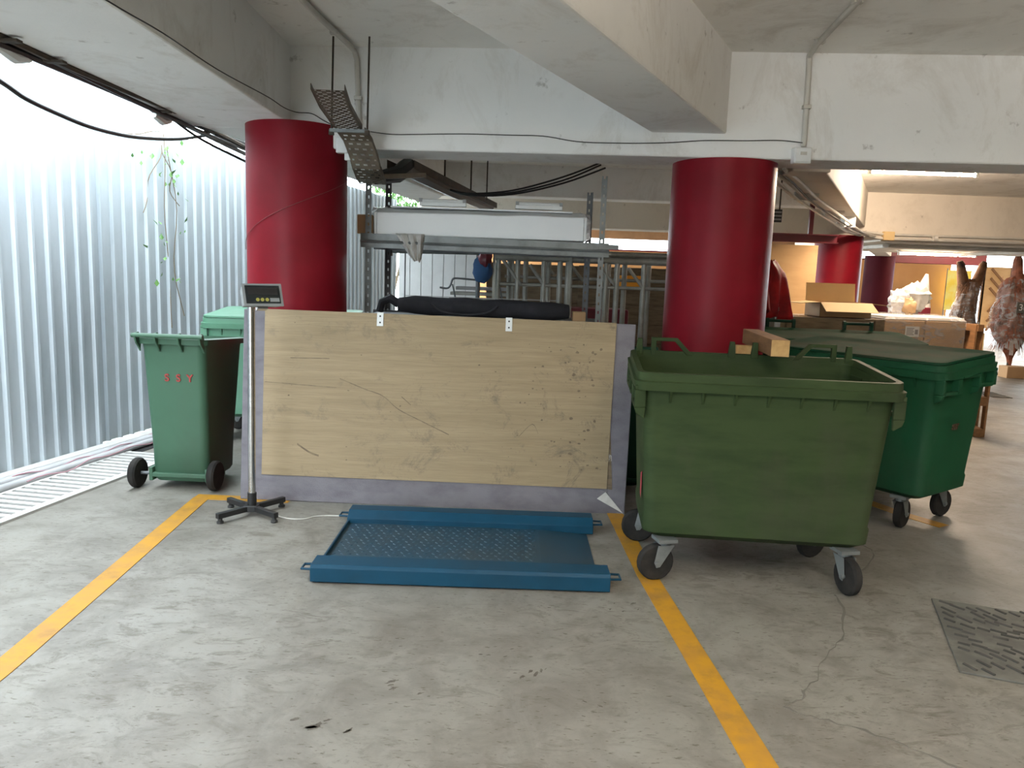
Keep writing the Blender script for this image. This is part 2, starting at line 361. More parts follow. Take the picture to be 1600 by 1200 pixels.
# lamps
for i, (x0, y0, x1, y1, z, pw, colr) in enumerate(TUBES):
    t = thing('fluorescent_batten', ['lit fluorescent batten on the ceiling beside the cream beam', 'lit batten under the low far ceiling', 'lit batten near the tan wall', 'lit batten over the bright far exit', 'lit batten beyond the far red column',
              'unseen fill batten added to the right of the viewer', 'unseen fill batten added near the viewer'][i], 'lamp', ((x0+x1)/2, (y0+y1)/2, z + .05))
    L = sqrt((x1-x0)**2 + (y1-y0)**2)
    b = MB(); b.box(-L/2, L/2, -.022, .022, .0, .04); b.build('housing', M['whitep'], t, bevel=.006)
    b = MB(); b.tube([(-L/2+.03, 0, -.035), (L/2-.03, 0, -.035)], .018, 10); b.build('tube', M['tubehot' if i == 0 else 'tubelit'], t, smooth=True)
    for sx in (-1, 1):
        b = MB(); b.box(sx*(L/2-.03)-.015, sx*(L/2-.03)+.015, -.02, .02, -.06, -.01); b.build('lamp_holder', M['whitep'], t)
    la = bpy.data.lights.new('tube_light', 'AREA'); la.shape = 'RECTANGLE'; la.size = L; la.size_y = .06; la.energy = pw; la.color = colr
    lo = bpy.data.objects.new('tube_light', la); COL.objects.link(lo); lo.parent = t; lo.location = (0, 0, -.075)
    if i >= 5:                                             # unseen fill fittings, added to brighten the ceiling from below
        l2 = la.copy(); l2.energy = pw * 20; l2.size_y = .2; o2 = bpy.data.objects.new('tube_light', l2); COL.objects.link(o2); o2.parent = t; o2.location = (0, 0, .06); o2.rotation_euler = (pi, 0, 0)
        for sx in (-1, 1):
            b = MB(); b.tube([(sx*L*.35, 0, .04), (sx*L*.35, 0, CZ - z - .05)], .006, 6); b.build('hanger', M['galv'], t)

# ------------------------------------------------------------------ fence, drain, outside
FD = Vector((.195, .981, 0)).normalized(); FN = Vector((FD.y, -FD.x, 0))   # along the fence / towards the building
F0 = Vector((-3.481, 5.097, 0))
fence = thing('metal_fence', 'tall galvanized corrugated metal fence along the open left side', 'fence', (-3.481, 5.097, 0))
def sheet(s0, s1, off, zt, zb=.02):
    b = MB(); prof = []; s = s0; p = .14
    while s < s1 - .001:
        for ds, h in ((0, 0), (.092, 0), (.104, .024), (.124, .024), (.136, 0)):
            if s + ds <= s1: prof.append((s + ds, h))
        s += p
    prof.append((s1, 0)); vs = []
    for z in (zb, zt):
        for t, h in prof:
            wv = .004*noise.noise((t*1.3, z, 3)); q = FD*t + FN*(off + h + wv); vs.append((q.x, q.y, z))
        for t, h in prof:
            q = FD*t + FN*(off + h - .003); vs.append((q.x, q.y, z))
    n = len(prof); fs = []
    for i in range(n-1):
        fs += [(i, i+1, 2*n+i+1, 2*n+i), (n+i+1, n+i, 3*n+i, 3*n+i+1), (2*n+i, 2*n+i+1, 3*n+i+1, 3*n+i), (i+1, i, n+i, n+i+1)]
    fs += [(0, 2*n, 3*n, n), (n-1, 2*n-1, 4*n-1, 3*n-1)]
    b.add(vs, fs); return b.build('sheet', M['fence'], fence)
edges = [-10.3, -8.9, -7.5, -6.1, -4.7, -3.3, -1.9, -.5, .896]
for a, c in zip(edges, edges[1:]): sheet(a, c + .03, .045 + .004*(round(a*10) % 2), 2.66 if a > -2.5 else 3.05)  # unseen sheets behind the viewer made taller to cut daylight
edges = [.85, 2.25, 3.65, 5.05, 6.45, 7.85]
for k, (a, c) in enumerate(zip(edges, edges[1:])): sheet(a, c + .03, -.05 + .004*(k % 2), 2.62)
for z in (.5, 1.4, 2.3):
    b = MB(); q0 = FD*-10.3 - FN*.085; q1 = FD*7.8 - FN*.085; b.tube([(q0.x, q0.y, z), (q1.x, q1.y, z)], .025, 6); b.build('rail', M['galvd'], fence)
for k in range(8):
    b = MB(); q = FD*(-9.9 + 1.95*k) - FN*.13; b.tube([(q.x, q.y, 0), (q.x, q.y, 2.6)], .03, 6); b.build('post', M['galvd'], fence)
kb = MB(); q = [F0 + FD*-6.2 + FN*.07, F0 + FD*7.8 + FN*.07, F0 + FD*7.8 + FN*.17, F0 + FD*-6.2 + FN*.17]
kb.loft([[(p.x, p.y, 0) for p in q], [(p.x, p.y, .05) for p in q]]); struct(kb.build('trim_3', M['outcon'], bevel=.01), 'pale kerb strip at the foot of the fence')
for off, r, z, nm in ((.235, .032, .035, 'white pipe lying along the kerb of the fence'), (.32, .027, .03, 'second white pipe lying on the drain side')):
    pts = [F0 + FD*t + FN*(off + .012*sin(t*1.7 + off*30)) for t in [k*.4 - 6 for k in range(33)]]
    b = MB(); b.tube([(p.x, p.y, z) for p in pts], r, 10); tag(b.build('drain_pipe', M['pipegrey'], smooth=True), nm, 'pipe')
for off, ph, nm in ((.275, 0, 'pink cable straggling between the two white pipes'), (.40, 2, 'pink cable trailing beside the drain grating')):
    pts = [F0 + FD*t + FN*(off + .022*sin(t*4 + ph) + .012*sin(t*9)) for t in [k*.08 - .2 for k in range(22)]]
    b = MB(); b.tube([(p.x, p.y, .055 + .012*sin(i*1.1)) for i, p in enumerate(pts)], .0045, 6); tag(b.build('loose_cable', M['pink'], smooth=True), nm, 'cable')
gu = MB(); q = [F0 + FD*-10 + FN*.17, F0 + FD*7.8 + FN*.17, F0 + FD*7.8 + FN*.40, F0 + FD*-10 + FN*.40]  # black strip: shade between kerb and pipes put into its colour
gu.loft([[(p.x, p.y, 0) for p in q], [(p.x, p.y, .003) for p in q]]); struct(gu.build('trim_4', M['cable']), 'flat black strip painted in for the shaded gaps by the pipes')
# drain grating
GD = Vector((.16, .987, 0)).normalized(); GN = Vector((GD.y, -GD.x, 0)); G0 = Vector((-3.185, 4.62, 0))
dr = thing('drain_grating', 'long slotted pale drain grating set beside the fence', 'drain', tuple(G0))
Mg = RZ(math.atan2(GN.y, GN.x))
b = MB(); b.box(.0, .36, -2.9, 1.3, .001, .006, Mg); b.build('channel', M['cable'], dr)  # flat black plate; the darkness down the slots is in its colour
b = MB(); b.box(-.03, .0, -2.9, 1.3, 0, .016, Mg); b.build('frame_edge', M['outcon'], dr); b = MB(); b.box(.36, .42, -2.9, 1.3, 0, .016, Mg); b.build('frame_edge', M['outcon'], dr)
bar = MB(); bar.box(.0, .36, -.021, .021, .002, .017, Mg); me0 = None
for k in range(54):
    s = -2.86 + .0775*k
    if me0 is None: o = bar.build('slat', M['outcon'], dr); me0 = o
    else: o = me0.copy(); COL.objects.link(o)
    o.location = GD * s
# creeping vine on the fence
vn = thing('creeping_vine', 'thin leafy creeper hanging on the corrugated fence', 'plant', tuple(F0 + FD*1.86))
V0 = FN*.0
b = MB()
for (t0, t1, z0, z1) in ((0, .08, 2.6, .9), (-.02, -.28, 2.5, 1.9), (.1, .22, 2.5, 1.0), (.02, .2, 2.45, 2.0), (0, -.5, 2.62, 2.5)):
    pts = []
    for k in range(12):
        f = k/11; q = FD*(t0 + (t1-t0)*f + .03*sin(f*9 + t1*20)) + FN*(-.015 + .02*sin(f*7)); pts.append((q.x, q.y, z0 + (z1-z0)*f))
    b.tube(pts, .004, 5)
b.build('stem', M['stem'], vn)
lv = MB()
for k in range(46):
    t = random.choice([0, .05, .1, .15, -.15, -.4, .2]) + random.uniform(-.08, .08); z = random.choice([random.uniform(2.2, 2.6), random.uniform(1.2, 2.4)])
    s = random.uniform(.012, .032); q = FD*t + FN*random.uniform(0, .05); Mx = T(q.x, q.y, z) @ RZ(random.uniform(0, 6)) @ RX(random.uniform(.5, 2.2))
    lv.add([(0, -s, 0), (s*.7, 0, s*.2), (0, s*1.3, 0), (-s*.7, 0, s*.2)], [(0, 1, 2, 3)], Mx)
lv.build('leaves', M['leaf'], vn, kind='stuff')
# bush beyond
bs = thing('shrub', 'leafy green shrub showing above the white box, beyond the fence', 'plant', (-2.3, 14.3, 0))
b = MB(); b.tube([(0, 0, 0), (.05, .02, 1.2), (.1, 0, 2.4)], [.05, .04, .02], 7)
b.tube([(.03, 0, 1.0), (.3, .1, 2.2)], [.03, .012], 6); b.tube([(.03, 0, 1.2), (-.25, .1, 2.3)], [.03, .012], 6); b.build('trunk', M['stem'], bs)
lv = MB()
for k in range(900):
    d = Vector((random.gauss(0, 1), random.gauss(0, 1), random.gauss(0, 1))).normalized() * (random.random() ** .4)
    q = Vector((d.x*.65 + .12, d.y*.5, 2.6 + d.z*.7)); s = random.uniform(.03, .065)
    lv.add([(0, -s, 0), (s*.6, 0, s*.2), (0, s*1.3, 0), (-s*.6, 0, s*.2)], [(0, 1, 2, 3)], T(*q) @ RZ(random.uniform(0, 6)) @ RX(random.uniform(.2, 2.6)))
lv.build('leaves', M['leaf'], bs, kind='stuff')
# white boarded hoarding behind the shelving
wp = thing('white_hoarding', 'white hoarding of upright boards behind the shelving', 'hoarding', (-.9, 9.0, 0), -.02)
for k in range(7):
    b = MB(); b.box(-.455 + .13*k, -.455 + .13*k + .125, -.01, .012, .03, 2.05); b.build('board', M['whitep'], wp, bevel=.004)
b = MB(); b.box(-.46, .46, .012, .03, .05, 2.0); b.build('backing', M['grey'], wp)
for z in (.4, 1.9):
    b = MB(); b.box(-.46, .46, .03, .06, z, z + .07); b.build('rail', M['galvd'], wp)

# ------------------------------------------------------------------ ceiling services
def pipe(name, pts, r, m, label, cat, n=8, sm=1):
    b = MB(); b.tube(smoothline(pts, 5) if sm else pts, r, n); return tag(b.build(name, M[m], smooth=True), label, cat)
M['paintpipe'] = mat('painted_conduit', (.56, .54, .49), .6, grime=.3)
def conduit(pts, r, label, clips=()):
    t = thing('conduit', label, 'conduit', pts[0])
    p0 = Vector(pts[0]); b = MB(); b.tube([Vector(q) - p0 for q in pts], r, 10); b.build('pipe', M['paintpipe'], t, smooth=True)
    for c in clips:
        q = Vector(c) - p0; b = MB(); b.box(q.x-.025, q.x+.025, q.y-.02, q.y+.02, q.z-.012, q.z+.012); b.build('clip', M['paintpipe'], t, bevel=.003)
conduit([(-1.25, 3.4, 2.905), (-1.17, 4.64, 2.905), (-1.12, 5.1, 2.905), (-1.10, 5.24, 2.895), (-1.085, 5.255, 2.84), (-1.07, 5.255, 2.44)], .017, 'painted conduit bending from ceiling down behind the cable tray rods', [(-1.15, 4.9, 2.905), (-1.075, 5.25, 2.6)])
conduit([(1.6, 3.4, 2.905), (1.664, 4.105, 2.905), (1.736, 4.8, 2.905), (1.775, 5.02, 2.90), (1.79, 5.055, 2.84), (1.80, 5.055, 2.36)], .017, 'painted conduit bending from ceiling down to the junction box', [(1.66, 4.08, 2.905), (1.735, 4.75, 2.905), (1.795, 5.05, 2.6)])
jb = thing('junction_box', 'cream junction box on the beam right of the red column', 'box', (1.785, 5.06, 2.25))
b = MB(); b.box(-.055, .055, -.05, .02, 0, .1); b.build('body', M['whitep'], jb, bevel=.008)
b = MB(); b.box(-.048, .048, -.058, -.05, .008, .092); b.build('cover', M['whitep'], jb, bevel=.003)
b = MB(); b.box(-.02, .02, -.061, -.058, .05, .07); b.build('label_plate', M['paintpipe'], jb)
pipe('thin_wire', [(-1.49, 1.6, 2.38), (-1.49, 2.86, 2.41), (-1.49, 3.33, 2.43), (-1.50, 3.95, 2.44), (-1.508, 4.74, 2.485), (-1.508, 5.06, 2.49), (-1.49, 5.28, 2.505), (-1.385, 5.27, 2.497), (-1.30, 5.26, 2.452), (-1.22, 5.25, 2.418)], .003, 'cable', 'thin dark wire along the side of the left edge beam', 'wire', 6)
pipe('thin_wire', [(-.99, 5.24, 2.39), (-.855, 5.24, 2.378), (-.69, 5.225, 2.38), (-.39, 5.2, 2.389), (-.05, 5.18, 2.389), (.15, 5.17, 2.388), (.365, 5.15, 2.358), (.575, 5.13, 2.353), (.79, 5.12, 2.357), (.975, 5.1, 2.365), (1.18, 5.09, 2.382), (1.43, 5.07, 2.386), (1.65, 5.06, 2.393), (1.785, 5.04, 2.38)], .003, 'cable', 'thin dark wire across the main beam face to the junction box', 'wire', 6)
pipe('hanging_cable', [(-2.33, 2.2, 2.42), (-2.32, 3.1, 2.34), (-2.32, 3.557, 2.265), (-2.32, 3.734, 2.229), (-2.32, 3.986, 2.21), (-2.32, 4.277, 2.201), (-2.32, 4.617, 2.217), (-2.32, 4.933, 2.252), (-2.32, 5.396, 2.325), (-2.3, 5.836, 2.426)], .011, 'cable', 'thick black cable sagging below the left edge beam', 'cable')
cb = thing('cable_bundle', 'dark bundle of cables slung along the outer edge of left beam', 'cable', (-2.215, 4.4, 2.455))
for j in range(6):
    pts = []
    for k in range(30):
        y = -3.5 + k*.34; pts.append((-.03 + .035*cos(j*1.05) + .012*sin(y*2.3 + j), y - 3.0 + 0, -.02 + .03*sin(j*1.05) + .014*sin(y*1.9 + j*2)))
    b = MB(); b.tube(pts, .011 if j % 2 else .016, 6); b.build('cable', M['cable' if j % 3 else 'darksteel'], cb, smooth=True)
for k, y in enumerate((-2.2, -1.35, -.95, -.62, .5, 1.2)):
    b = MB(); b.box(-.012, .012, y-.012, y+.012, -.02, .03); b.box(-.06, .06, y-.02, y+.02, -.052, -.04); b.build('bracket', M['darksteel'], cb)
for y in (-.8, .65):
    b = MB(); b.tube([(-.06, y-.12, -.06), (-.06, y, -.075), (-.06, y+.1, -.055)], [.02, .03, .02], 8); b.build('white_sleeve', M['whitep'], cb, smooth=True)
pipe('hanging_cable', [(-2.23, 5.1, 2.40), (-2.2, 5.45, 2.34), (-2.05, 5.8, 2.26), (-1.88, 6.05, 2.18)], .009, 'cable', 'short black cable dropping behind the left red column', 'cable')
# perforated cable tray
def tray_strip(path, across, w, rows_per=.05, lip=.03):
    """perforated strip along path (points), across = unit vector of its width"""
    b = MB(); path = [Vector(q) for q in path]; A = Vector(across).normalized()
    seg = []
    for i in range(len(path)-1):
        d = path[i+1]-path[i]; n = max(1, round(d.length/.012))
        for k in range(n): seg.append(path[i] + d*k/n)
    seg.append(path[-1]); nc = 14
    cols = [-w/2 + w*k/nc for k in range(nc+1)]
    vs = [tuple(s + A*c) for s in seg for c in cols]; fs = []
    for i in range(len(seg)-1):
        for j in range(nc):
            hole = i % 3 == 1 and (j + 2*((i//3) % 2)) % 4 in (0, 1) and 0 < j < nc-1
            if not hole: fs.append((i*(nc+1)+j, i*(nc+1)+j+1, (i+1)*(nc+1)+j+1, (i+1)*(nc+1)+j))
    b.add(vs, fs)
    for sgn in (-1, 1):
        v2 = []; f2 = []
        for i, s in enumerate(seg):
            d = (seg[min(i+1, len(seg)-1)] - seg[max(i-1, 0)]).normalized(); nrm = A.cross(d).normalized()
            if nrm.z < 0 : nrm = -nrm
            q = s + A*sgn*w/2; v2 += [tuple(q), tuple(q + nrm*lip), tuple(q + A*sgn*.003), tuple(q + nrm*lip + A*sgn*.003)]
        for i in range(len(seg)-1):
            k = 4*i; f2 += [(k, k+1, k+5, k+4), (k+2, k+6, k+7, k+3), (k+1, k+3, k+7, k+5)]
        b.add(v2, f2)
    return b
tr = thing('cable_tray', 'rusty perforated cable tray twisted down past the left column top', 'cable tray', (-1.08, 5.0, 2.36))
def rel(o, pts): return [Vector(q) - Vector(o) for q in pts]
O = (-1.08, 5.0, 2.36)
tray_strip(rel(O, [(-1.00, 4.12, 2.40), (-1.05, 4.5, 2.385), (-1.085, 5.0, 2.362)]), (1, .04, 0), .17).build('tray_section', M['tray'], tr)
tray_strip(rel(O, [(-1.075, 5.0, 2.355), (-1.04, 5.08, 2.30), (-1.015, 5.13, 2.22), (-1.0, 5.17, 2.14), (-1.0, 5.3, 2.09), (-1.02, 5.5, 2.08)]), (1, .04, 0), .18).build('tray_section', M['tray'], tr)
tray_strip(rel(O, [(-.98, 5.45, 2.11), (-.70, 5.62, 2.15)]), (-.45, .85, .05), .2).build('tray_section', M['tray'], tr)
tray_strip(rel(O, [(-.88, 5.85, 2.24), (-.66, 7.5, 2.26), (-.36, 9.6, 2.28)]), (1, -.1, 0), .2, lip=.06).build('tray_section', M['darksteel'], tr)
b = MB(); b.tube(rel(O, [(-1.0, 5.45, 2.115), (-.86, 5.62, 2.17), (-.84, 5.9, 2.255), (-.66, 7.5, 2.275), (-.36, 9.6, 2.295)]), [.04, .06, .07, .07, .07], 8); b.build('cable_load', M['cable'], tr, smooth=True)
b = MB(); b.box(-.12, .12, -.012, .012, -.02, 0); b.build('cross_bar', M['galv'], tr, label='pale cross bar')
for x, y in ((-.115, .02), (.115, .0)):
    b = MB(); b.tube([(x, y, -.03), (x + .0, y + .05, CZ - 2.36)], .0065, 6); b.build('hanger_rod', M['darksteel'], tr)
    b = MB(); b.box(x-.014, x+.014, y-.016, y+.016, -.035, -.005); b.build('nut_block', M['darksteel'], tr)
for (x, y) in ((-.66, 7.0), (-.45, 7.4), (-.34, 8.4)):
    b = MB(); b.tube([(x + 1.08, y - 5, -.1), (x + 1.08, y - 5, CZ - 2.36)], .008, 6); b.build('hanger_rod', M['darksteel'], tr)
wbx = thing('white_box', 'small white box behind the cable tray at the column top', 'box', (-1.16, 5.17, 2.235))
b = MB(); b.box(-.035, .04, -.03, .02, 0, .1); b.build('body', M['whitep'], wbx, bevel=.004)
b = MB(); b.box(.02, .06, -.028, .0, -.045, .0); b.build('mounting_tab', M['whitep'], wbx, bevel=.003)
for k, dz in enumerate((0, .03, -.025)):
    pipe('overhead_cable', [(.72 + .02*k, 7.0, 2.475 + dz), (.39, 7.0, 2.33 + dz), (-.06, 7.05, 2.214 + dz*.6), (-.46, 7.1, 2.19 + dz*.3), (-.68, 7.3, 2.26)], .008, 'cable',
         ['middle of three black cables swooping to the rear tray', 'topmost black cable swooping to the rear tray', 'lowest black cable swooping to the rear tray'][k], 'cable')
pipe('string', [(-1.535 + .3445*cos(radians(a)), 5.46 + .3445*sin(radians(a)), 1.60 + .53*((a + 165)/180)**.8) for a in range(-165, 20, 8)], .0022, 'redstring', 'thin reddish string slanting around the left red column', 'string', 5)
# conduits on the right, under the cream beam
pal = thing('conduit_run', 'bunch of cream conduits following the beam to the far column', 'conduit', (1.95, 6.2, 2.36))
for j in range(5):
    pts = []
    for q in [(1.86, 5.6, 2.33), (1.95, 6.15, 2.375), (2.36, 6.92, 2.375), (2.96, 8.05, 2.36), (3.92, 9.7, 2.32), (4.9, 11.43, 2.285), (5.42, 12.1, 2.26)]:
        w = Vector((.88, -.47, 0)) * (-.10 + .05*j); sag = -.05*sin((q[1]-5.6)/6.5*pi)*(1.2 if j in (1, 3) else .3)
        pts.append((q[0]-1.95+w.x + .0, q[1]-6.2+w.y, q[2]-2.36+sag + .01*(j % 2)))
    b = MB(); b.tube(smoothline(pts, 5), .016 if j % 2 == 0 else .009, 7); b.build('pipe', M['paintpipe' if j != 3 else 'darksteel'], pal, smooth=True)
for q in ((2.9, 7.95), (3.9, 9.7), (4.55, 10.9)):
    b = MB(); b.box(q[0]-1.95-.12, q[0]-1.95+.12, q[1]-6.2-.02, q[1]-6.2+.02, -.03, .05, None); b.build('clip', M['paintpipe'], pal)
b = MB(); b.box(4.35-1.95, 4.50-1.95, 10.45-6.2, 10.6-6.2, -.1, .05); b.build('joint_box', M['whitep'], pal, bevel=.01)
fc = thing('conduit_run', 'pair of cream conduits with a box along the far beam', 'conduit', (5.7, 12.15, 2.25))
for dz in (-.02, .045):
    b = MB(); b.tube([(-.3, 0, dz + .03), (.0, 0, dz), (8, 0, dz + .03)], .018, 8); b.build('pipe', M['paintpipe'], fc, smooth=True)
b = MB(); b.box(-.03, .14, -.04, .04, -.045, .09); b.build('joint_box', M['cardp'], fc, bevel=.01)
for x in (.75, 2.4):
    b = MB(); b.tube([(x, 0, .01), (x + .06, 0, .01)], .05, 10); b.build('coupling', M['paintpipe'], fc, smooth=True)
pipe('bent_pipe', [(6.2, 15.8, 2.17), (6.2, 13.2, 2.17), (6.3, 13.0, 2.17), (8.7, 13.0, 2.17), (8.8, 13.2, 2.17), (8.8, 15.8, 2.17)], .035, 'paintpipe', 'rounded pipe loop under the low ceiling at right', 'pipe')
eb = thing('electrical_box', 'small white electrical box under the rear cream beam', 'box', (3.35, 10.4, 2.52))
b = MB(); b.box(-.1, .1, 0, .08, 0, .09); b.build('body', M['whitep'], eb, bevel=.008); b = MB(); b.box(-.09, .09, -.008, 0, .01, .08); b.build('cover', M['whitep'], eb)
vg = thing('vent_grille', 'dark louvred vent hung beneath the white electrical box', 'vent', (3.25, 10.0, 2.26))
b = MB(); b.box(-.16, .11, 0, .05, 0, .16); b.build('frame', M['blackpaint'], vg)
for k in range(3):
    b = MB(); b.box(-.15, .10, -.012, 0, .025 + .045*k, .045 + .045*k); b.build('louvre', M['grey'], vg)
b = MB(); b.tube([(-.1, .02, .16), (-.1, .02, CZ - 2.26)], .01, 6); b.tube([(.08, .02, .16), (.08, .02, CZ - 2.26)], .01, 6); b.build('hanger', M['darksteel'], vg)
rb = thing('steel_beam', 'maroon steel beam hung on rods beside the far red column', 'beam', (3.33, 9.5, 1.99))
b = MB(); b.box(-.55, .55, -.06, .06, 0, .012); b.box(-.55, .55, -.008, .008, .012, .09); b.box(-.55, .55, -.06, .06, .09, .102); b.build('girder', M['maroon'], rb)
for x in (-.4, .22):
    b = MB(); b.box(x-.025, x+.025, -.02, .02, .1, CZ - 1.99); b.build('hanger', M['maroon'], rb)

# ------------------------------------------------------------------ green bins
def wheel_parts(b_t, b_h, Mx, r, w):
    b_t.lathe([(r*.62, -w/2), (r*.9, -w/2), (r, -w*.28), (r, w*.28), (r*.9, w/2), (r*.62, w/2)], 22, Mx)
    b_h.lathe([(.001, -w*.42), (r*.62, -w*.36), (r*.62, w*.36), (.001, w*.42)], 16, Mx)
def text(body, size, m, name, Mx, parent, extrude=.0012, label=None):
    cu = bpy.data.curves.new(name, 'FONT'); cu.body = body; cu.size = size; cu.extrude = extrude; cu.align_x = 'CENTER'; cu.align_y = 'CENTER'; cu.offset = .0012
    t = bpy.data.objects.new('tmp', cu); COL.objects.link(t); dg = bpy.context.evaluated_depsgraph_get()
    me = bpy.data.meshes.new_from_object(t.evaluated_get(dg)); bpy.data.objects.remove(t); me.materials.clear(); me.materials.append(m)
    me.transform(Mx); o = bpy.data.objects.new(name, me); COL.objects.link(o); o.parent = parent
    if label: o['label'] = label
    return o
def wheelie_bin(label, loc, rz, g, lettering=True):
    t = thing('wheelie_bin', label, 'bin', loc, rz)
    b = MB(); sl = -.06
    ring = [(.175, .21, .055, -.03, 0), (.186, .225, .075, -.03, 0), (.190, .24, .30, -.025, 0), (.206, .315, .93, 0, sl), (.211, .325, .985, 0, sl)]
    outer = [rrect(hx, hy, z, .05, 4, 0, cy, s) for hx, hy, z, cy, s in ring]
    inner = [rrect(hx-.012, hy-.012, z, .045, 4, 0, cy, s) for hx, hy, z, cy, s in ring[::-1][:-1]]
    b.loft(outer + inner); b.build('body', g, t, smooth=True)
    b = MB(); b.loft([rrect(.212, .327, .962, .05, 4, 0, 0, sl), rrect(.232, .348, .955, .06, 4, 0, 0, sl), rrect(.236, .352, .992, .06, 4, 0, 0, sl), rrect(.200, .312, .998, .045, 4, 0, 0, sl), rrect(.200, .312, .955, .045, 4, 0, 0, sl)], False, False)
    b.build('rim', g, t, smooth=True)
    b = MB(); b.tube([(-.228, -.378, 1.032), (.228, -.378, 1.032)], .015, 10); b.build('handle', g, t, smooth=True)
    for x in (-.205, -.080, .068, .208):
        b = MB(); Mx = frame((x-.006, 0, 0), (0, 1, 0), (0, 0, 1), (1, 0, 0))
        b.prism([(-.37, 1.05), (-.345, 1.052), (-.322, 1.02), (-.322, .925), (-.345, .955), (-.374, .985), (-.394, 1.03)], 0, .012, Mx); b.build('fin', g, t, bevel=.002)
    b = MB(); b.tube([(-.30, -.235, .1), (.235, -.235, .1)], .011, 8); b.build('axle', M['galvd'], t, smooth=True)
    b = MB(); b.box(-.19, .19, -.276, -.240, .085, .115); b.box(-.2, -.175, -.278, -.2, .06, .15); b.box(.175, .2, -.278, -.2, .06, .15); b.build('axle_bracket', g, t, bevel=.005)
    for sx in (-1, 1):
        bt, bh = MB(), MB(); wheel_parts(bt, bh, T(sx*.262 - .035, -.235, .1) @ RY(pi/2), .1, .05)
        w = bt.build('wheel', M['tyre'], t, smooth=True); bh.build('hub', M['black'], w, smooth=True)
    b = MB(); b.box(-.13, .13, .12, .17, .0, .06); b.build('foot', g, t, bevel=.01)
    if lettering:
        for x, ch in ((-.075, 'S'), (0, 'S'), (.075, 'Y')):
            text(ch, .068, M['redletter'], 'lettering', T(x + .03, -.3035, .755) @ RX(radians(90 + 4.5)), t, .004, 'faded red stencilled letter')
    return t
wheelie_bin('mid-green two-wheeled bin marked S S Y near the fence', (-2.17, 5.20, 0), radians(-2), M['greenw'])
wheelie_bin('dark green wheeled bin wedged between the plywood board and right column', (.735, 5.475, 0), 0, M['green3'], False)

def caster(b, t, x, y, rz, r=.093):
    Mx = T(x, y, 0) @ RZ(rz)
    f = MB(); zt = b
    f.box(-.05, .05, -.05, .05, zt - .014, zt + .004, Mx); f.lathe([(.03, zt - .035), (.03, zt - .014)], 12, Mx)
    for s in (-1, 1):
        F = Mx @ frame((0, s*.032 - .002, 0), (1, 0, 0), (0, 0, 1), (0, 1, 0))
        f.prism([(-.04, zt - .03), (.045, zt - .03), (.062, r + .005), (.05, r - .022), (.03, r - .018)], 0, .004, F)
    f.tube([Mx @ Vector((.045, -.042, r)), Mx @ Vector((.045, .042, r))], .012, 8)
    c = f.build('caster', M['galv'], t, bevel=.001)
    bt, bh = MB(), MB(); wheel_parts(bt, bh, Mx @ T(.045, 0, r) @ RX(pi/2), r, .045)
    bt.build('wheel', M['tyre'], c, smooth=True); bh.build('hub', M['black'], c, smooth=True)
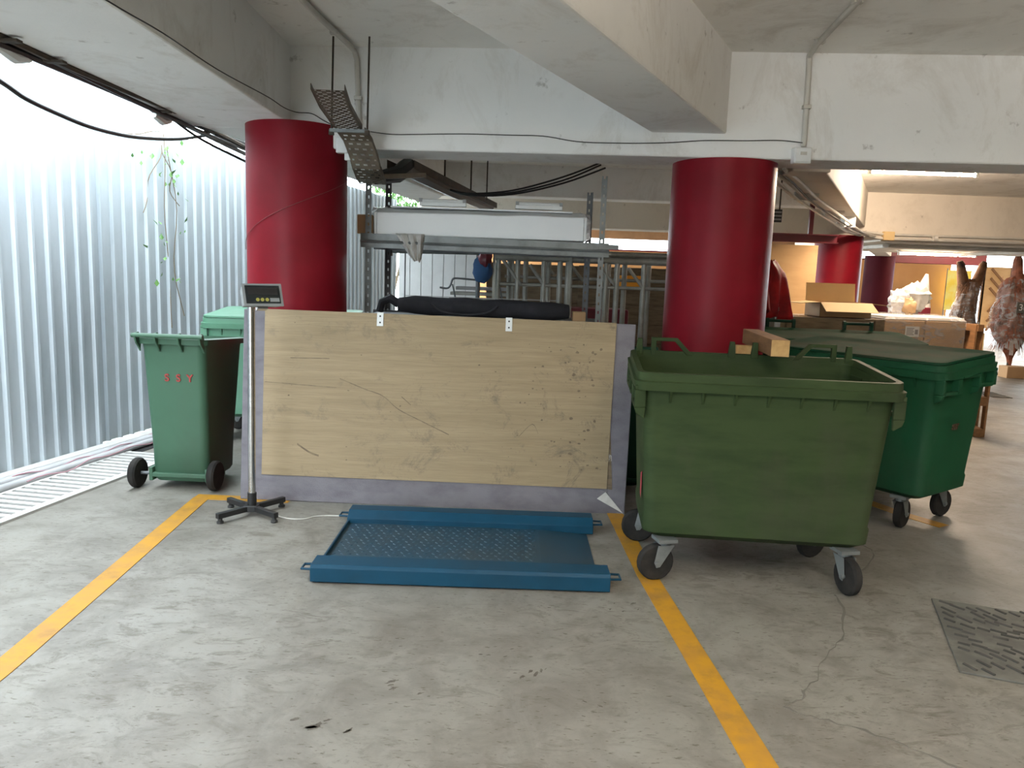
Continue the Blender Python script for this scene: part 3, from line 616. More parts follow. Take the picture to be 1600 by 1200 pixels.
def dumpster(label, loc, rz, g, lid=False, gl=None, casters=None, marks=False, group=None, letters=None, hinges=True):
    t = thing('wheeled_dumpster', label, 'bin', loc, rz, group); sl = .065; zr = 1.075; zb = .215
    b = MB()
    ring = [(.50, .255, zb, 0, 0), (.548, .292, zb + .03, 0, 0), (.553, .296, zb + .10, 0, 0), (.547, .292, zb + .115, 0, 0), (.590, .335, .99, 0, sl), (.593, .338, zr - .03, 0, sl)]
    outer = [rrect(hx, hy, z, .06, 5, 0, cy, s) for hx, hy, z, cy, s in ring]
    inner = [rrect(hx - .014, hy - .014, z + (.012 if i > 3 else 0), .05, 5, 0, cy, s) for i, (hx, hy, z, cy, s) in enumerate(ring[::-1])]
    b.loft(outer + inner); b.build('body', g, t, smooth=True)
    b = MB()
    b.loft([rrect(.592, .337, zr - .08, .055, 5, 0, 0, sl), rrect(.630, .358, zr - .085, .06, 5, 0, 0, sl), rrect(.634, .362, zr - .042, .06, 5, 0, 0, sl), rrect(.622, .352, zr - .038, .06, 5, 0, 0, sl), rrect(.620, .350, zr, .06, 5, 0, 0, sl),
            rrect(.592, .327, zr, .05, 5, 0, 0, sl), rrect(.580, .322, zr - .06, .05, 5, 0, 0, sl)], False, False)
    b.build('rim', g, t, smooth=True)
    for k in range(7):
        x = -.46 + .153*k; b = MB(); F = frame((x - .005, 0, 0), (0, 1, 0), (0, 0, 1), (1, 0, 0))
        b.prism([(-.358, zr - .108), (-.32, zr - .108), (-.32, zr - .19)], 0, .012, F); b.build('rib', g, t)
    for sx in (-1, 1):                                     # lifting brackets under the rim ends
        for cy in (-.225, .225):
            b = MB(); z0, z1 = zr - .18, zr - .07; x0, x1 = sorted((sx*.575, sx*.630))
            z0 += sl*cy; z1 += sl*cy
            b.box(x0, x1, cy - .115, cy + .115, z1 - .022, z1); b.box(x0, x1, cy - .115, cy - .09, z0, z1 - .022); b.box(x0, x1, cy + .07, cy + .115, z0, z1 - .022)
            F = frame((0, cy, 0), (1, 0, 0), (0, 0, 1), (0, 1, 0))
            b.box(sorted((sx*.615, sx*.630))[0], sorted((sx*.615, sx*.630))[1], cy - .09, cy + .07, z0 - .005, z0 + .02)
            b.prism([(sx*.575, z0), (sx*.630, z0), (sx*.62, z0 - .03), (sx*.58, z0 - .055)][::sx], -.115, -.09, F)
            b.build('lifting_bracket', g, t, bevel=.005)
        b = MB(); x0, x1 = sorted((sx*.585, sx*.632)); b.box(x0, x1, -.11, .11, zr - .105, zr - .085); b.build('end_lip', g, t, bevel=.006)
    zz = zr + sl*.34
    if not lid:
        for x in (-.57, -.06, .065, .57):
            b = MB(); b.prism([(x - .02, zz - .02), (x + .02, zz - .02), (x + .014, zz + .068), (x - .012, zz + .068)], .318, .345, frame((0, 0, 0), (1, 0, 0), (0, 0, 1), (0, 1, 0))); b.build('hinge_lug', g, t, bevel=.003)
        for s in (-1, 1):
            b = MB(); F = frame((0, 0, 0), (1, 0, 0), (0, 0, 1), (0, 1, 0)); o1 = .505*s; i1 = .27*s
            pts = [(o1, zz - .02), (o1, zz + .075), (i1 + s*.09, zz + .075), (i1, zz - .02), (i1 + s*.035, zz - .02), (i1 + s*.105, zz + .055), (o1 - s*.028, zz + .055), (o1 - s*.028, zz - .02)]
            b.prism(pts[::s], .322, .345, F); b.build('lid_handle', g, t, bevel=.003)
    else:
        gl = gl or g; b = MB()
        b.loft([rrect(.602, .348, zr + .001, .06, 5, 0, 0, sl), rrect(.612, .356, zr + .004, .06, 5, 0, 0, sl), rrect(.612, .356, zr + .018, .06, 5, 0, 0, sl), rrect(.585, .33, zr + .022, .06, 5, 0, 0, sl), rrect(.56, .30, zr + .010, .05, 5, 0, 0, sl), rrect(.30, .12, zr + .016, .05, 5, 0, 0, sl)])
        b.build('lid', gl, t, smooth=True)
        for x in (-.36, .28) if hinges else ():
            b = MB(); b.tube([(x - .11, .352, zz + .075), (x + .11, .352, zz + .075)], .013, 8)
            for d in (-.11, .11): b.tube([(x + d - .012, .352, zz + .075), (x + d + .012, .352, zz + .075)], .023, 8); b.box(x + d - .012, x + d + .012, .33, .365, zz + .02, zz + .075)
            b.build('hinge', M['green3'], t, smooth=True)
    for (x, y, a) in casters or ((-.47, -.24, pi + .05), (.455, -.24, .9), (-.47, .25, pi - .2), (.43, .22, .6)): caster(zb, t, x, y, a)
    if marks:
        for z, dz, y in ((.90, .05, -.255), (.47, .07, -.222)):
            b = MB(); xs = -(.553 + (z - .33)*.064) - .0015
            b.add([(xs, y - .012, z - dz), (xs, y + .05, z - dz*.8), (xs, y + .07, z + dz*.6), (xs, y - .005, z + dz), (xs, y - .02, z + .01)], [(0, 4, 3, 2, 1)]); b.build('paint_mark', M['redpaint'], t, label='splash of red paint')
    if letters:
        text(letters, .05, M['fadeletter'], 'lettering', T(.5745, -.02, .66) @ RZ(pi/2) @ RX(radians(90 + 3.7)), t, .004, 'faint faded lettering')
    return t
dumpster('big faded olive green lidless dumpster with a timber across it', (1.25, 3.94, 0), radians(-5), M['green1'], casters=((-.435, -.275, pi + .3), (.44, -.27, -1.3), (-.48, .27, pi - .1), (.38, .17, .5)), marks=True)
dumpster('deep green lidded dumpster marked SSY, standing end-on behind the olive one', (2.405, 5.115, 0), radians(-54), M['green2'], True, M['greenlid'], hinges=False, letters='SSY', casters=((-.45, -.24, 2.6), (.40, -.24, 1.7), (-.45, .24, 2.9), (.40, .24, 1.45)))
dumpster('dark green dumpster with hinged lid behind the end-on one', (2.62, 6.28, 0), radians(-7), M['green3'], True, M['greenlid'])
dumpster('pale green closed dumpster half hidden behind the wheeled bin', (-1.97, 6.68, 0), radians(3), M['greenl'], True, M['greenl'])

# ------------------------------------------------------------------ plywood board
B0 = Vector((-1.722, 4.776, .004)); ex = Vector((2.46, -.028, -.012)).normalized(); ev = Vector((0, .15, 1.215)).normalized(); en = ex.cross(ev).normalized()   # en points away from the camera
if en.y < 0: en = -en
FB = frame((0, 0, 0), ex, ev, -en)                        # local u, v, towards the camera
bd = thing('plywood_board', 'large plywood board with grey fabric border leaning on the columns', 'board', tuple(B0))
def onb(mb, poly, w0, w1): return mb.prism(poly, w0, w1, FB)
b = MB(); onb(b, [(0, 0), (2.47, 0), (2.50, 1.222), (-.01, 1.222)], -.03, 0); b.build('fabric_backing', M['carpet'], bd, bevel=.006)
b = MB(); onb(b, [(.135, .165), (2.35, .165), (2.375, 1.226), (.128, 1.226)], 0, .007)
po = b.build('plywood_sheet', M['ply'], bd, bevel=.001)
for u in (.868, 1.69):
    b = MB(); onb(b, [(u - .021, 1.145), (u + .021, 1.145), (u + .021, 1.232), (u - .021, 1.232)], .007, .012); h = b.build('hinge_plate', M['whitep'], bd, bevel=.002, label='small white screwed plate')
    for v in (1.168, 1.208):
        b = MB(); b.lathe([(.006, .012), (.006, .0135)], 8, FB @ T(u, v, 0)); b.build('screw', M['black'], h)
b = MB(); onb(b, [(2.29, .10), (2.345, .145), (2.46, .012)], .001, .0025); b.build('torn_paper', M['whitec'], bd, label='torn white paper at the corner')
b = MB(); onb(b, [(2.352, .335), (2.376, .345), (2.374, .38), (2.356, .39)], .001, .003); b.build('torn_paper', M['whitec'], bd)
b = MB(); onb(b, [(2.352, .165), (2.385, .16), (2.362, .52), (2.352, .6)], .001, .003); b.build('fabric_flap', M['darkwood'], bd, label='dark lifted fabric flap')

for pts, w_ in ((((.62, .80), (.78, .74), (.90, .70), (1.0, .62), (1.15, .55), (1.33, .47)), .006), (((.14, .76), (.38, .75), (.60, .74)), .004), (((1.02, .70), (1.08, .65)), .006), (((.30, .92), (.55, .925)), .005), (((1.78, .48), (1.86, .56), (1.90, .50)), .005), (((.36, .37), (.44, .32), (.50, .30)), .012)):
    b = MB(); pts = smoothline([(u, v, 0) for u, v in pts], 4)
    for q0, q1 in zip(pts, pts[1:]): onb(b, [(q0.x, q0.y - w_/2), (q1.x, q1.y - w_/2), (q1.x, q1.y + w_/2), (q0.x, q0.y + w_/2)], .0072, .0078)
    b.build('scratch', M['darkply'], bd)
b = MB(); random.seed(21)
for k in range(90):
    u = random.choice([random.gauss(2.2, .07), random.gauss(1.9, .12), random.uniform(.2, 2.3)]); v = random.uniform(.22, 1.1) if u > 1.6 else random.uniform(.2, 1.15); rr = random.uniform(.002, .008) * (1.6 if 2.1 < u < 2.33 else 1)
    if not .15 < u < 2.33: continue
    onb(b, [(u + rr*random.uniform(.6, 1.3)*cos(a), v + rr*random.uniform(.4, 1.1)*sin(a)) for a in [2*pi*j/7 for j in range(7)]], .0072, .0076)
b.build('specks', M['darkply'], bd, kind='stuff')

# ------------------------------------------------------------------ platform scale and its indicator
ps = thing('platform_scale', 'low blue steel platform scale lying before the plywood board', 'scale', (-.215, 3.98, 0))
hw = .718
def channel(y0, y1, sgn):
    prof = [(y0, .008), (y0, .078), (y0 + .012, .092), (y1 - .05, .092), (y1, .055), (y1, .008)] if sgn < 0 else [(y0, .008), (y0, .055), (y0 + .05, .092), (y1 - .012, .092), (y1, .078), (y1, .008)]
    b = MB(); b.loft([[(-hw, y, z) for y, z in prof], [(hw, y, z) for y, z in prof]]); return b
channel(-.487, -.305, -1).build('side_beam', M['blue'], ps, bevel=.003); channel(.335, .49, 1).build('side_beam', M['blue'], ps, bevel=.003)
b = MB(); b.box(-hw + .005, .40, -.31, .34, .012, .026); b.build('deck', M['bluedeck'], ps)
b = MB(); b.loft([[(.40, -.31, .012), (.40, .34, .012), (.40, .34, .026), (.40, -.31, .026)], [(.68, -.31, .002), (.68, .34, .002), (.68, .34, .006), (.68, -.31, .006)]]); b.build('ramp', M['bluedeck'], ps)
b = MB(); b.box(-hw + .003, -hw + .012, -.31, .34, .01, .045); b.build('edge_strip', M['blue'], ps)
b = MB()
for i in range(26):
    for j in range(15):
        x = -.68 + .041*i + (.0 if j % 2 else .02); y = -.285 + .042*j; a = pi/4 if (i + j) % 2 else -pi/4
        if x < .38: b.add([(-.013, 0, 0), (0, -.005, 0), (.013, 0, 0), (0, .005, 0), (-.006, 0, .0035), (.006, 0, .0035)], [(0, 1, 4), (1, 5, 4), (1, 2, 5), (2, 3, 5), (3, 4, 5), (3, 0, 4)], T(x, y, .026) @ RZ(a))
b.build('tread_lugs', M['bluedeck'], ps, kind='stuff')
for sx in (-1, 1):
    for y in (-.40, .42):
        b = MB(); b.tube([(sx*hw, y - .035, .05), (sx*(hw + .055), y - .03, .05), (sx*(hw + .055), y + .03, .05), (sx*hw, y + .035, .05)], .0065, 8); b.build('handle', M['blue'], ps, smooth=True)
for sx in (-.66, .66):
    for y in (-.4, .42):
        b = MB(); b.lathe([(.02, 0), (.02, .01)], 10, T(sx, y, 0)); b.build('foot', M['black'], ps)
pipe('signal_cable', [(-1.45, 4.46, .035), (-1.34, 4.43, .005), (-1.22, 4.42, .005), (-1.15, 4.48, .005), (-1.05, 4.50, .005), (-.95, 4.44, .02)], .004, 'paintpipe', 'thin pale cable from indicator stand to blue scale', 'cable', 6)
ip = thing('scale_indicator', 'digital weight indicator on a stainless pole with black cross feet', 'scale', (-1.545, 4.48, 0), radians(8))
for k, a in enumerate((radians(46), radians(136), radians(226), radians(316))):
    b = MB(); b.box(.03, .235, -.016, .016, .03, .062, RZ(a)); lg = b.build('leg', M['blackpaint'], ip, bevel=.003)
    b = MB(); b.lathe([(.02, 0), (.02, .012), (.013, .014), (.013, .032)], 12, RZ(a) @ T(.215, 0, 0)); b.build('foot_pad', M['black'], lg, smooth=True)
b = MB(); b.box(-.042, .042, -.042, .042, .028, .065); b.build('base_hub', M['blackpaint'], ip, bevel=.004)
b = MB(); b.tube([(0, 0, .06), (.002, 0, .14)], .027, 16); b.build('collar', M['blackpaint'], ip, smooth=True)
b = MB(); b.tube([(.002, 0, .13), (.012, 0, 1.29)], .0215, 20); b.build('pole', M['steel'], ip, smooth=True)
H = T(.085, -.05, 1.325) @ RZ(radians(30)) @ RX(radians(-20))
b = MB(); b.loft([[(-.112, 0, -.062), (.112, 0, -.066), (.112, 0, .066), (-.112, 0, .062)], [(-.10, .075, -.05), (.10, .075, -.05), (.10, .075, .05), (-.10, .075, .05)]], M=H); b.loft([[(-.118, -.008, -.068), (.118, -.008, -.07), (.118, -.008, .07), (-.118, -.008, .068)], [(-.112, 0, -.062), (.112, 0, -.066), (.112, 0, .066), (-.112, 0, .062)]], M=H)
hd = b.build('indicator_head', M['dial'], ip, bevel=.004)
b = MB(); b.box(-.10, .10, -.011, -.008, -.052, .055, H); b.build('display', M['screen'], hd)
b = MB(); b.box(-.085, .085, -.0125, -.011, .0, .042, H); b.build('readout_window', M['blackpaint'], hd)
for x in (-.035, -.008, .02):
    b = MB(); b.lathe([(.0105, 0), (.0105, .003), (.006, .0035)], 12, H @ T(x, -.011, -.03) @ RX(pi/2)); b.build('button', M['button'], hd)
b = MB(); b.box(.038, .092, -.013, -.011, -.042, -.02, H); b.build('key_plate', M['dial'], hd)
b = MB(); b.box(-.03, .03, .02, .06, -.075, -.03, H); b.build('bracket', M['steel'], hd)

# ------------------------------------------------------------------ slotted-angle shelving and what stands on it
rk = thing('slotted_shelf_rack', 'galvanized slotted-angle shelving rack between the two red columns', 'shelving', (-.24, 6.12, 0))
def upright(x, y, h, sx, sy, m):
    b = MB(); w = .042; n = int(h/.022)
    for face in (0, 1):
        vs = []; fs = []
        for i in range(n + 1):
            for k in range(4):
                c = w * (0, .36, .64, 1)[k]; z = h*i/n
                vs.append((x + sx*c, y, z) if face == 0 else (x, y + sy*c, z))
        for i in range(n):
            for k in range(3):
                if not (k == 1 and i % 3 == 1): fs.append((4*i + k, 4*i + k + 1, 4*i + k + 5, 4*i + k + 4))
        b.add(vs, fs)
    o = b.build('upright', m, rk); s = o.modifiers.new('solid', 'SOLIDIFY'); s.thickness = .003
RO = Vector((-.24, 6.12, 0))
for x, y, h, sx, sy, m in ((-1.135, 5.85, 2.235, 1, 1, 'galv'), (.655, 5.85, 2.235, -1, 1, 'galv'), (-1.075, 6.40, 2.215, 1, -1, 'galvd'), (.60, 6.40, 2.17, -1, -1, 'galvd')):
    upright(x - RO.x, y - RO.y, h, sx, sy, M[m])
for z in (1.655, 1.06, .45):
    tl = -.015
    for y, y2, m in ((-.285, -.245, 'galv'), (.25, .285, 'galvd')):
        b = MB(); b.loft([[(-.93, y, z), (-.93, y + .004, z), (-.93, y + .004, z + .1), (-.93, y, z + .1)], [(.93, y, z + tl), (.93, y + .004, z + tl), (.93, y + .004, z + .1 + tl), (.93, y, z + .1 + tl)]])
        b.loft([[(-.93, y, z + .1), (-.93, y2, z + .1), (-.93, y2, z + .104), (-.93, y, z + .104)], [(.93, y, z + .1 + tl), (.93, y2, z + .1 + tl), (.93, y2, z + .104 + tl), (.93, y, z + .104 + tl)]])
        b.tube([(-.93, y - .004, z + .045), (.93, y - .004, z + .045 + tl)], .012, 6); b.build('shelf_beam', M[m], rk)
    b = MB(); b.box(-.89, .87, -.28, .28, z + .075, z + .088); b.build('shelf', M['galvd'], rk)
b = MB(); b.box(.85, 1.0, -.30, -.285, 1.70, 1.735); b.build('loose_angle', M['galv'], rk)
wf = thing('wrapped_block', 'long white block in clear film lying on the top shelf', 'package', (-.28, 6.12, 1.755))
b = MB(); rings = []
for k in range(15):
    f = k/14; x = -.80 + 1.60*f; j = .006*noise.noise((f*6, 1, 2)); zt = .165 + .012*f
    rings.append([(x, -.24, 0), (x, .24, 0), (x, .235, zt + .07 + j), (x + .0, -.08, zt + .035 + j), (x, -.235, zt + j)])
b.loft(rings); b.build('block', M['foam'], wf, bevel=.006)
for s in (-1, 1):
    b = MB(); r1 = []
    for f in (0, .4, 1):
        x = s*(.775 + .06*f); k = 1 - .25*f; r1.append([(x, -.246*k, .02*f), (x, .246*k, .02*f), (x, .24*k, .25*(1 - .1*f)), (x, -.08, .21), (x, -.242*k, .185*(1 - .15*f))])
    b.loft(r1, False, True); b.build('film_end', M['wrapc'], wf)
b = MB(); b.box(-.70, .70, -.1, .2, .215, .225); b.build('cover_sheet', M['foam'], wf)
for x, y, l, nm in ((-.58, 6.05, .36, 'left grey batten fitting lying on the white wrapped block'), (.16, 6.05, .36, 'right grey batten fitting lying on the white wrapped block')):
    t = thing('batten_fitting', nm, 'lamp', (x, y, 2.0), radians(-2 if x < 0 else 2))
    b = MB(); b.box(-l/2, l/2, -.03, .03, -.01, .02); b.build('housing', M['whitep'], t, bevel=.004)
    b = MB(); b.tube([(-l/2 + .02, -.02, .03), (l/2 - .02, -.02, .03)], .013, 8); b.build('tube', M['whitep'], t, smooth=True)
    for s in (-1, 1):
        b = MB(); b.box(s*(l/2 - .012) - .012, s*(l/2 - .012) + .012, -.036, .0, .018, .045); b.build('lamp_holder', M['dial'], t)
cp = thing('cardboard_piece', 'brown cardboard box at left end of the top shelf', 'box', (-1.16, 6.1, 1.745))
b = MB(); b.box(-.05, .07, -.2, .15, .012, .15); b.build('body', M['card'], cp, bevel=.004); b = MB(); b.add([(-.05, -.2, .15), (.07, -.2, .15), (.07, -.13, .158), (-.05, -.13, .158), (-.05, -.2, .152), (.07, -.2, .152), (.07, -.13, .16), (-.05, -.13, .16)], [(0, 1, 2, 3), (7, 6, 5, 4), (0, 4, 5, 1)]); b.build('flap', M['card'], cp)
b = MB(); vs = []; fs = []; n = 11; mz = 9
for i in range(mz):
    f = i/(mz-1); w = .085*(1 - f)**.8 + .022
    for k in range(n):
        g = k/(n-1) - .5; vs.append((-.80 + .05*f + 2*w*g, 5.825 - .018*sin(g*19 + f*2) - .01*f, 1.765 - .20*f + .02*abs(g)*sin(9*g)*f))
for i in range(mz-1):
    for k in range(n-1): fs.append((i*n + k, i*n + k + 1, (i+1)*n + k + 1, (i+1)*n + k))
b.add(vs, fs); o = b.build('white_rag', M['whitec'], smooth=True); s = o.modifiers.new('solid', 'SOLIDIFY'); s.thickness = .004
tag(o, 'white rag hanging over the front of the top shelf', 'cloth')
br = thing('long_fabric_bag', 'long black zipped fabric bag lying above the plywood board', 'bag', (-.25, 6.0, 1.155))
b = MB(); pts = [(-.66 + .133*k, .012*sin(k*1.3), .075 + .004*sin(k*2.1) - .0015*k) for k in range(11)]
b.tube(pts, [.05] + [.072 + .003*sin(k*2.7) for k in range(9)] + [.055], 14); b.build('body', M['blackc'], br, smooth=True)
b = MB(); b.tube([(-.65, -.01, .08), (-.72, -.01, .12), (-.78, -.02, .09), (-.80, 0, .02)], [.035, .035, .03, .03], 8); b.build('end_flap', M['blackc'], br, smooth=True)
b = MB(); b.tube(smoothline([(-.4, -.07, .09), (-.3, -.085, .03), (-.1, -.085, .015), (.05, -.08, .04), (.12, -.07, .09)], 4), .01, 6); b.build('strap', M['blackc'], br, smooth=True)
b = MB(); b.box(-.6, .6, -.004, .004, .143, .148); b.build('zip', M['grey'], br)
tb = thing('small_carton', 'small tan carton on the lower shelf beside the black bag', 'box', (.50, 6.0, 1.15))
b = MB(); b.box(-.05, .05, -.06, .06, 0, .07); b.build('body', M['card'], tb, bevel=.003); b = MB(); b.box(-.05, .05, -.005, .005, .07, .0715); b.build('tape', M['cardp'], tb)

# ------------------------------------------------------------------ scaffold frames and clutter behind the shelving
def scaffold(label, y, legs, braces, zt, x0, x1, flat=()):
    t = thing('scaffold_frame', label, 'scaffold', ((x0 + x1)/2, y, 0)); cx = (x0 + x1)/2
    for z, r in ((zt, .03), (zt - .23, .016), (.35, .02)):
        b = MB(); b.tube([(x0 - cx, 0, z), (x1 - cx, 0, z)], r, 10); b.build('rail', M['alu'], t, smooth=True)
    for x in legs:
        b = MB(); b.tube([(x - cx, 0, .0), (x - cx, 0, zt)], .024, 10); b.build('post', M['alu'], t, smooth=True)
    for x in flat:
        b = MB(); b.box(x - cx - .012, x - cx + .012, -.06, -.052, .3, zt + .08); b.build('flat_bar', M['alu'], t)
    for (xa, za, xb, zb) in braces:
        b = MB(); b.tube([(xa - cx, -.01, za), (xb - cx, -.01, zb)], .015, 8); b.build('brace', M['alu'], t, smooth=True)
scaffold('nearer grey aluminium scaffold frame standing behind the shelving', 6.8, [-.155, .015, .245, .385, .455, .79, .885, 1.12], [(-.12, 1.62, .05, 1.40), (.12, 1.58, .24, 1.42), (.75, 1.56, .87, 1.43), (.98, 1.58, 1.11, 1.42)], 1.635, -.2, 1.35, flat=(-.19, .47))
scaffold('farther grey aluminium scaffold frame, close behind the nearer one', 7.15, [-.06, .09, .30, .50, .85, 1.0, 1.22], [(.62, 1.45, .5, 1.6), (.35, 1.5, .25, 1.62)], 1.70, -.1, 1.4, flat=(-.03,))
gt = thing('galvanized_tube', 'horizontal galvanized tube below the top shelf at left', 'pipe', (-.70, 6.9, 1.66))
b = MB(); b.tube([(-.42, 0, .0), (.38, 0, .01)], .02, 12); b.build('tube', M['galv'], gt, smooth=True); b = MB(); b.box(-.45, -.40, -.025, .025, -.045, .015); b.build('end_clamp', M['darksteel'], gt)
b = MB(); b.tube([(.36, .1, -1.66), (.36, .1, .04)], .02, 8); b.build('post', M['galvd'], gt); b = MB(); b.tube([(-.3, .1, -1.66), (-.3, .1, .0)], .006, 8); b.build('stay', M['galvd'], gt)
def blob(b, c, s, seed, amp=.25, n=14, m=10, fr=2.0, flat=0):
    vs = []; fs = []
    for i in range(m + 1):
        ph = pi*i/m
        for j in range(n):
            th = 2*pi*j/n; d = Vector((sin(ph)*cos(th), sin(ph)*sin(th), cos(ph)))
            r = 1 + amp*noise.noise(d*fr + Vector((seed, seed*2.1, 0)))
            vs.append((c[0] + d.x*s[0]*r, c[1] + d.y*s[1]*r, c[2] + d.z*s[2]*r))
    for i in range(m):
        for j in range(n):
            k = (j + 1) % n; fs.append((i*n + j, (i+1)*n + j, (i+1)*n + k, i*n + k))
    b.add(vs, fs); return b
bb = thing('hanging_bag', 'blue bag with dark red top hanging beside the scaffold frame', 'bag', (-.29, 6.70, 1.42))
blob(MB(), (0, 0, .11), (.085, .07, .12), 3, .2).build('body', M['bluec'], bb, smooth=True); blob(MB(), (.02, -.035, .19), (.06, .05, .07), 5, .4).build('red_cloth', M['maroon'], bb, smooth=True)
b = MB(); b.tube([(-.03, 0, .2), (-.02, .05, .25), (.02, .1, .26), (.03, .0, .21)], .006, 6); b.build('strap', M['bluec'], bb)
ht = thing('folded_trolley', 'folded grey and red hand trolley behind the shelving', 'trolley', (-.42, 7.35, .0))
for k, (z, x0, x1, m) in enumerate(((1.36, -.14, .35, 'grey'), (1.31, -.19, .35, 'alu'), (1.255, -.2, .35, 'alu'))):
    b = MB(); b.box(x0, x1, -.1, .12, z - .03, z); b.build('panel', M[m], ht, bevel=.004)
b = MB(); b.box(-.12, .3, -.11, .1, 1.13, 1.205); b.build('panel', M['redcloth'], ht, bevel=.005, label='red panel')
b = MB(); b.tube(smoothline([(-.29, -.08, 1.345), (-.22, -.08, 1.34), (-.19, -.08, 1.37), (-.17, -.08, 1.425), (-.12, -.08, 1.435), (.05, -.08, 1.425)], 4), .009, 8); b.build('handle', M['galvd'], ht, smooth=True)
b = MB(); b.box(-.22, .35, -.08, .1, 0, 1.1); b.build('base_case', M['maroon'], ht, bevel=.01)
for x in (-.17, .27):
    b = MB(); b.tube([(x, -.1, 1.38), (x + .05, -.1, 1.17)], .008, 6); b.build('link_arm', M['galvd'], ht)
cr = thing('backdrop_crate', 'dark brown timber crate added to darken the background behind the scaffold frames', 'crate', (.75, 9.3, 0))  # added to keep the background behind the scaffold dark
for k in range(7):
    b = MB(); b.box(-1.1, 1.15, -.02, 0, .03 + .228*k, .03 + .228*k + .215); b.build('board', M['darkwood'], cr, bevel=.004)
for x in (-1.08, 0, 1.05):
    b = MB(); b.box(x, x + .06, -.045, -.02, .0, 1.62); b.build('batten', M['darkwood'], cr)
b = MB(); b.box(-1.1, 1.15, 0, .6, .02, 1.6); b.build('body', M['darkwood'], cr)
mb_ = thing('maroon_case', 'maroon hard case on the floor behind the scaffold frames', 'case', (.45, 8.3, 0))
b = MB(); b.box(-.5, .75, -.2, .2, 0, 1.16); b.build('body', M['maroon'], mb_, bevel=.02); b = MB(); b.box(-.5, .75, -.206, .206, .78, .8); b.build('seam_trim', M['galvd'], mb_)
b = MB(); b.tube([(-.1, -.2, 1.0), (-.1, -.24, 1.0), (.1, -.24, 1.0), (.1, -.2, 1.0)], .01, 6); b.build('handle', M['black'], mb_)
ob = thing('orange_cloth', 'orange cloth hung on the front of the dark crate behind the scaffold', 'cloth', (1.38, 9.22, 1.36))
b = MB(); b.box(-.16, .16, 0, .012, 0, .16); b.build('cloth', M['orange'], ob, bevel=.004)
b = MB(); b.box(-.16, .16, -.004, .0, .15, .16); b.build('hem', M['orange'], ob)

# ------------------------------------------------------------------ right-hand clutter
tp = thing('timber_offcut', 'raw timber beam end resting on the olive dumpster rear rim', 'timber', (1.40, 4.02, 1.118), radians(-6))
b = MB(); b.box(-.048, .048, 0, .80, -.005, .085, RX(radians(.2))); b.build('beam', M['wood'], tp, bevel=.004)
b = MB(); b.box(-.046, .046, -.002, .0, -.003, .083); b.build('end_face', M['endgrain'], tp, label='pale sawn end grain')
b = MB(); b.box(-.17, -.055, .30, .38, -.04, .02); b.build('cross_block', M['endgrain'], tp)
pp = thing('tall_plywood_board', 'tall tan plywood panel standing before the far red column', 'board', (3.47, 10.0, 0), -.02)
b = MB(); b.box(-.75, .385, 0, .025, 0, 1.985); b.build('sheet', M['plyplain'], pp, bevel=.003)
for x in (-.6, .2):
    b = MB(); b.prism([(.025, 0), (.45, 0), (.025, 1.2)], x, x + .04, frame((0, 0, 0), (0, 1, 0), (0, 0, 1), (1, 0, 0))); b.build('prop', M['wood'], pp)
tbin = thing('grey_tub', 'grey brown plastic tub under the red tarpaulin', 'tub', (1.98, 7.15, 0))
b = MB(); o1 = [rrect(.31, .26, .03, .05), rrect(.355, .30, 1.24, .05), rrect(.375, .32, 1.25, .06), rrect(.375, .32, 1.285, .06)]; b.loft(o1 + [rrect(.34, .285, 1.285, .05), rrect(.30, .25, .05, .05)])
M['tubm'] = mat('grey_brown_plastic', (.16, .14, .115), .55, grime=.3); b.build('body', M['tubm'], tbin, smooth=True)
for z in (.4, .8): b = MB(); b.loft([rrect(.327 + (z-.4)*.04, .275 + (z-.4)*.033, z, .05), rrect(.337 + (z-.4)*.04, .285 + (z-.4)*.033, z + .03, .05), rrect(.327 + (z-.4)*.04, .275 + (z-.4)*.033, z + .06, .05)]); b.build('band', M['tubm'], tbin, smooth=True)
# red tarpaulin draped on the tub
b = MB(); n, mz = 110, 26; vs = []; fs = []
for i in range(mz + 1):
    f = i/mz
    for j in range(n):
        a = 2*pi*j/n; ca, sa = cos(a), sin(a)
        rr = min(1, f*1.7); drop = max(0, f - .55)/.45
        px, py = .44*rr*ca, .38*rr*sa
        rid = 1 - abs(noise.noise((px*5 + 1.3, py*5, 2.0)))*2.2; rid2 = 1 - abs(noise.noise((px*10, py*10 + 4, 7.0)))*2
        fold = sin(a*9 + 3*noise.noise((ca*2, sa*2, 1))) + .5*sin(a*17 + f*3)
        rad = 1 + (.10*drop + .02*rr)*fold + .08*drop
        corner = max(0, cos(a + .5))**3
        hang = (.20 + .18*abs(noise.noise((ca*2.2, sa*2.2, 4))) + .17*corner)*drop
        z = 1.63 - .10*rr*rr - hang + .11*rid*(1 - .6*drop) + .03*rid2*(1 - .5*drop)
        vs.append((px*rad*1.02, py*rad*1.02, z))
for i in range(mz):
    for j in range(n): k = (j + 1) % n; fs.append((i*n + j, i*n + k, (i+1)*n + k, (i+1)*n + j))
b.add(vs, fs); o = b.build('red_tarpaulin', M['redcloth'], smooth=True); o.location = (1.99, 7.12, 0); s = o.modifiers.new('solid', 'SOLIDIFY'); s.thickness = .004
tag(o, 'bunched red tarpaulin heaped over the grey brown tub', 'tarpaulin')
lump = thing('stuffed_sack', 'pale sack under the red tarpaulin in the tub', 'sack', (1.99, 7.12, 1.30)); blob(MB(), (0, 0, .13), (.30, .25, .16), 8, .12).build('body', M['whitec'], lump, smooth=True)
b = MB(); b.tube([(.30, -.08, .02), (.34, -.1, .1), (.33, -.1, .16)], .02, 6); b.build('tied_neck', M['whitec'], lump)
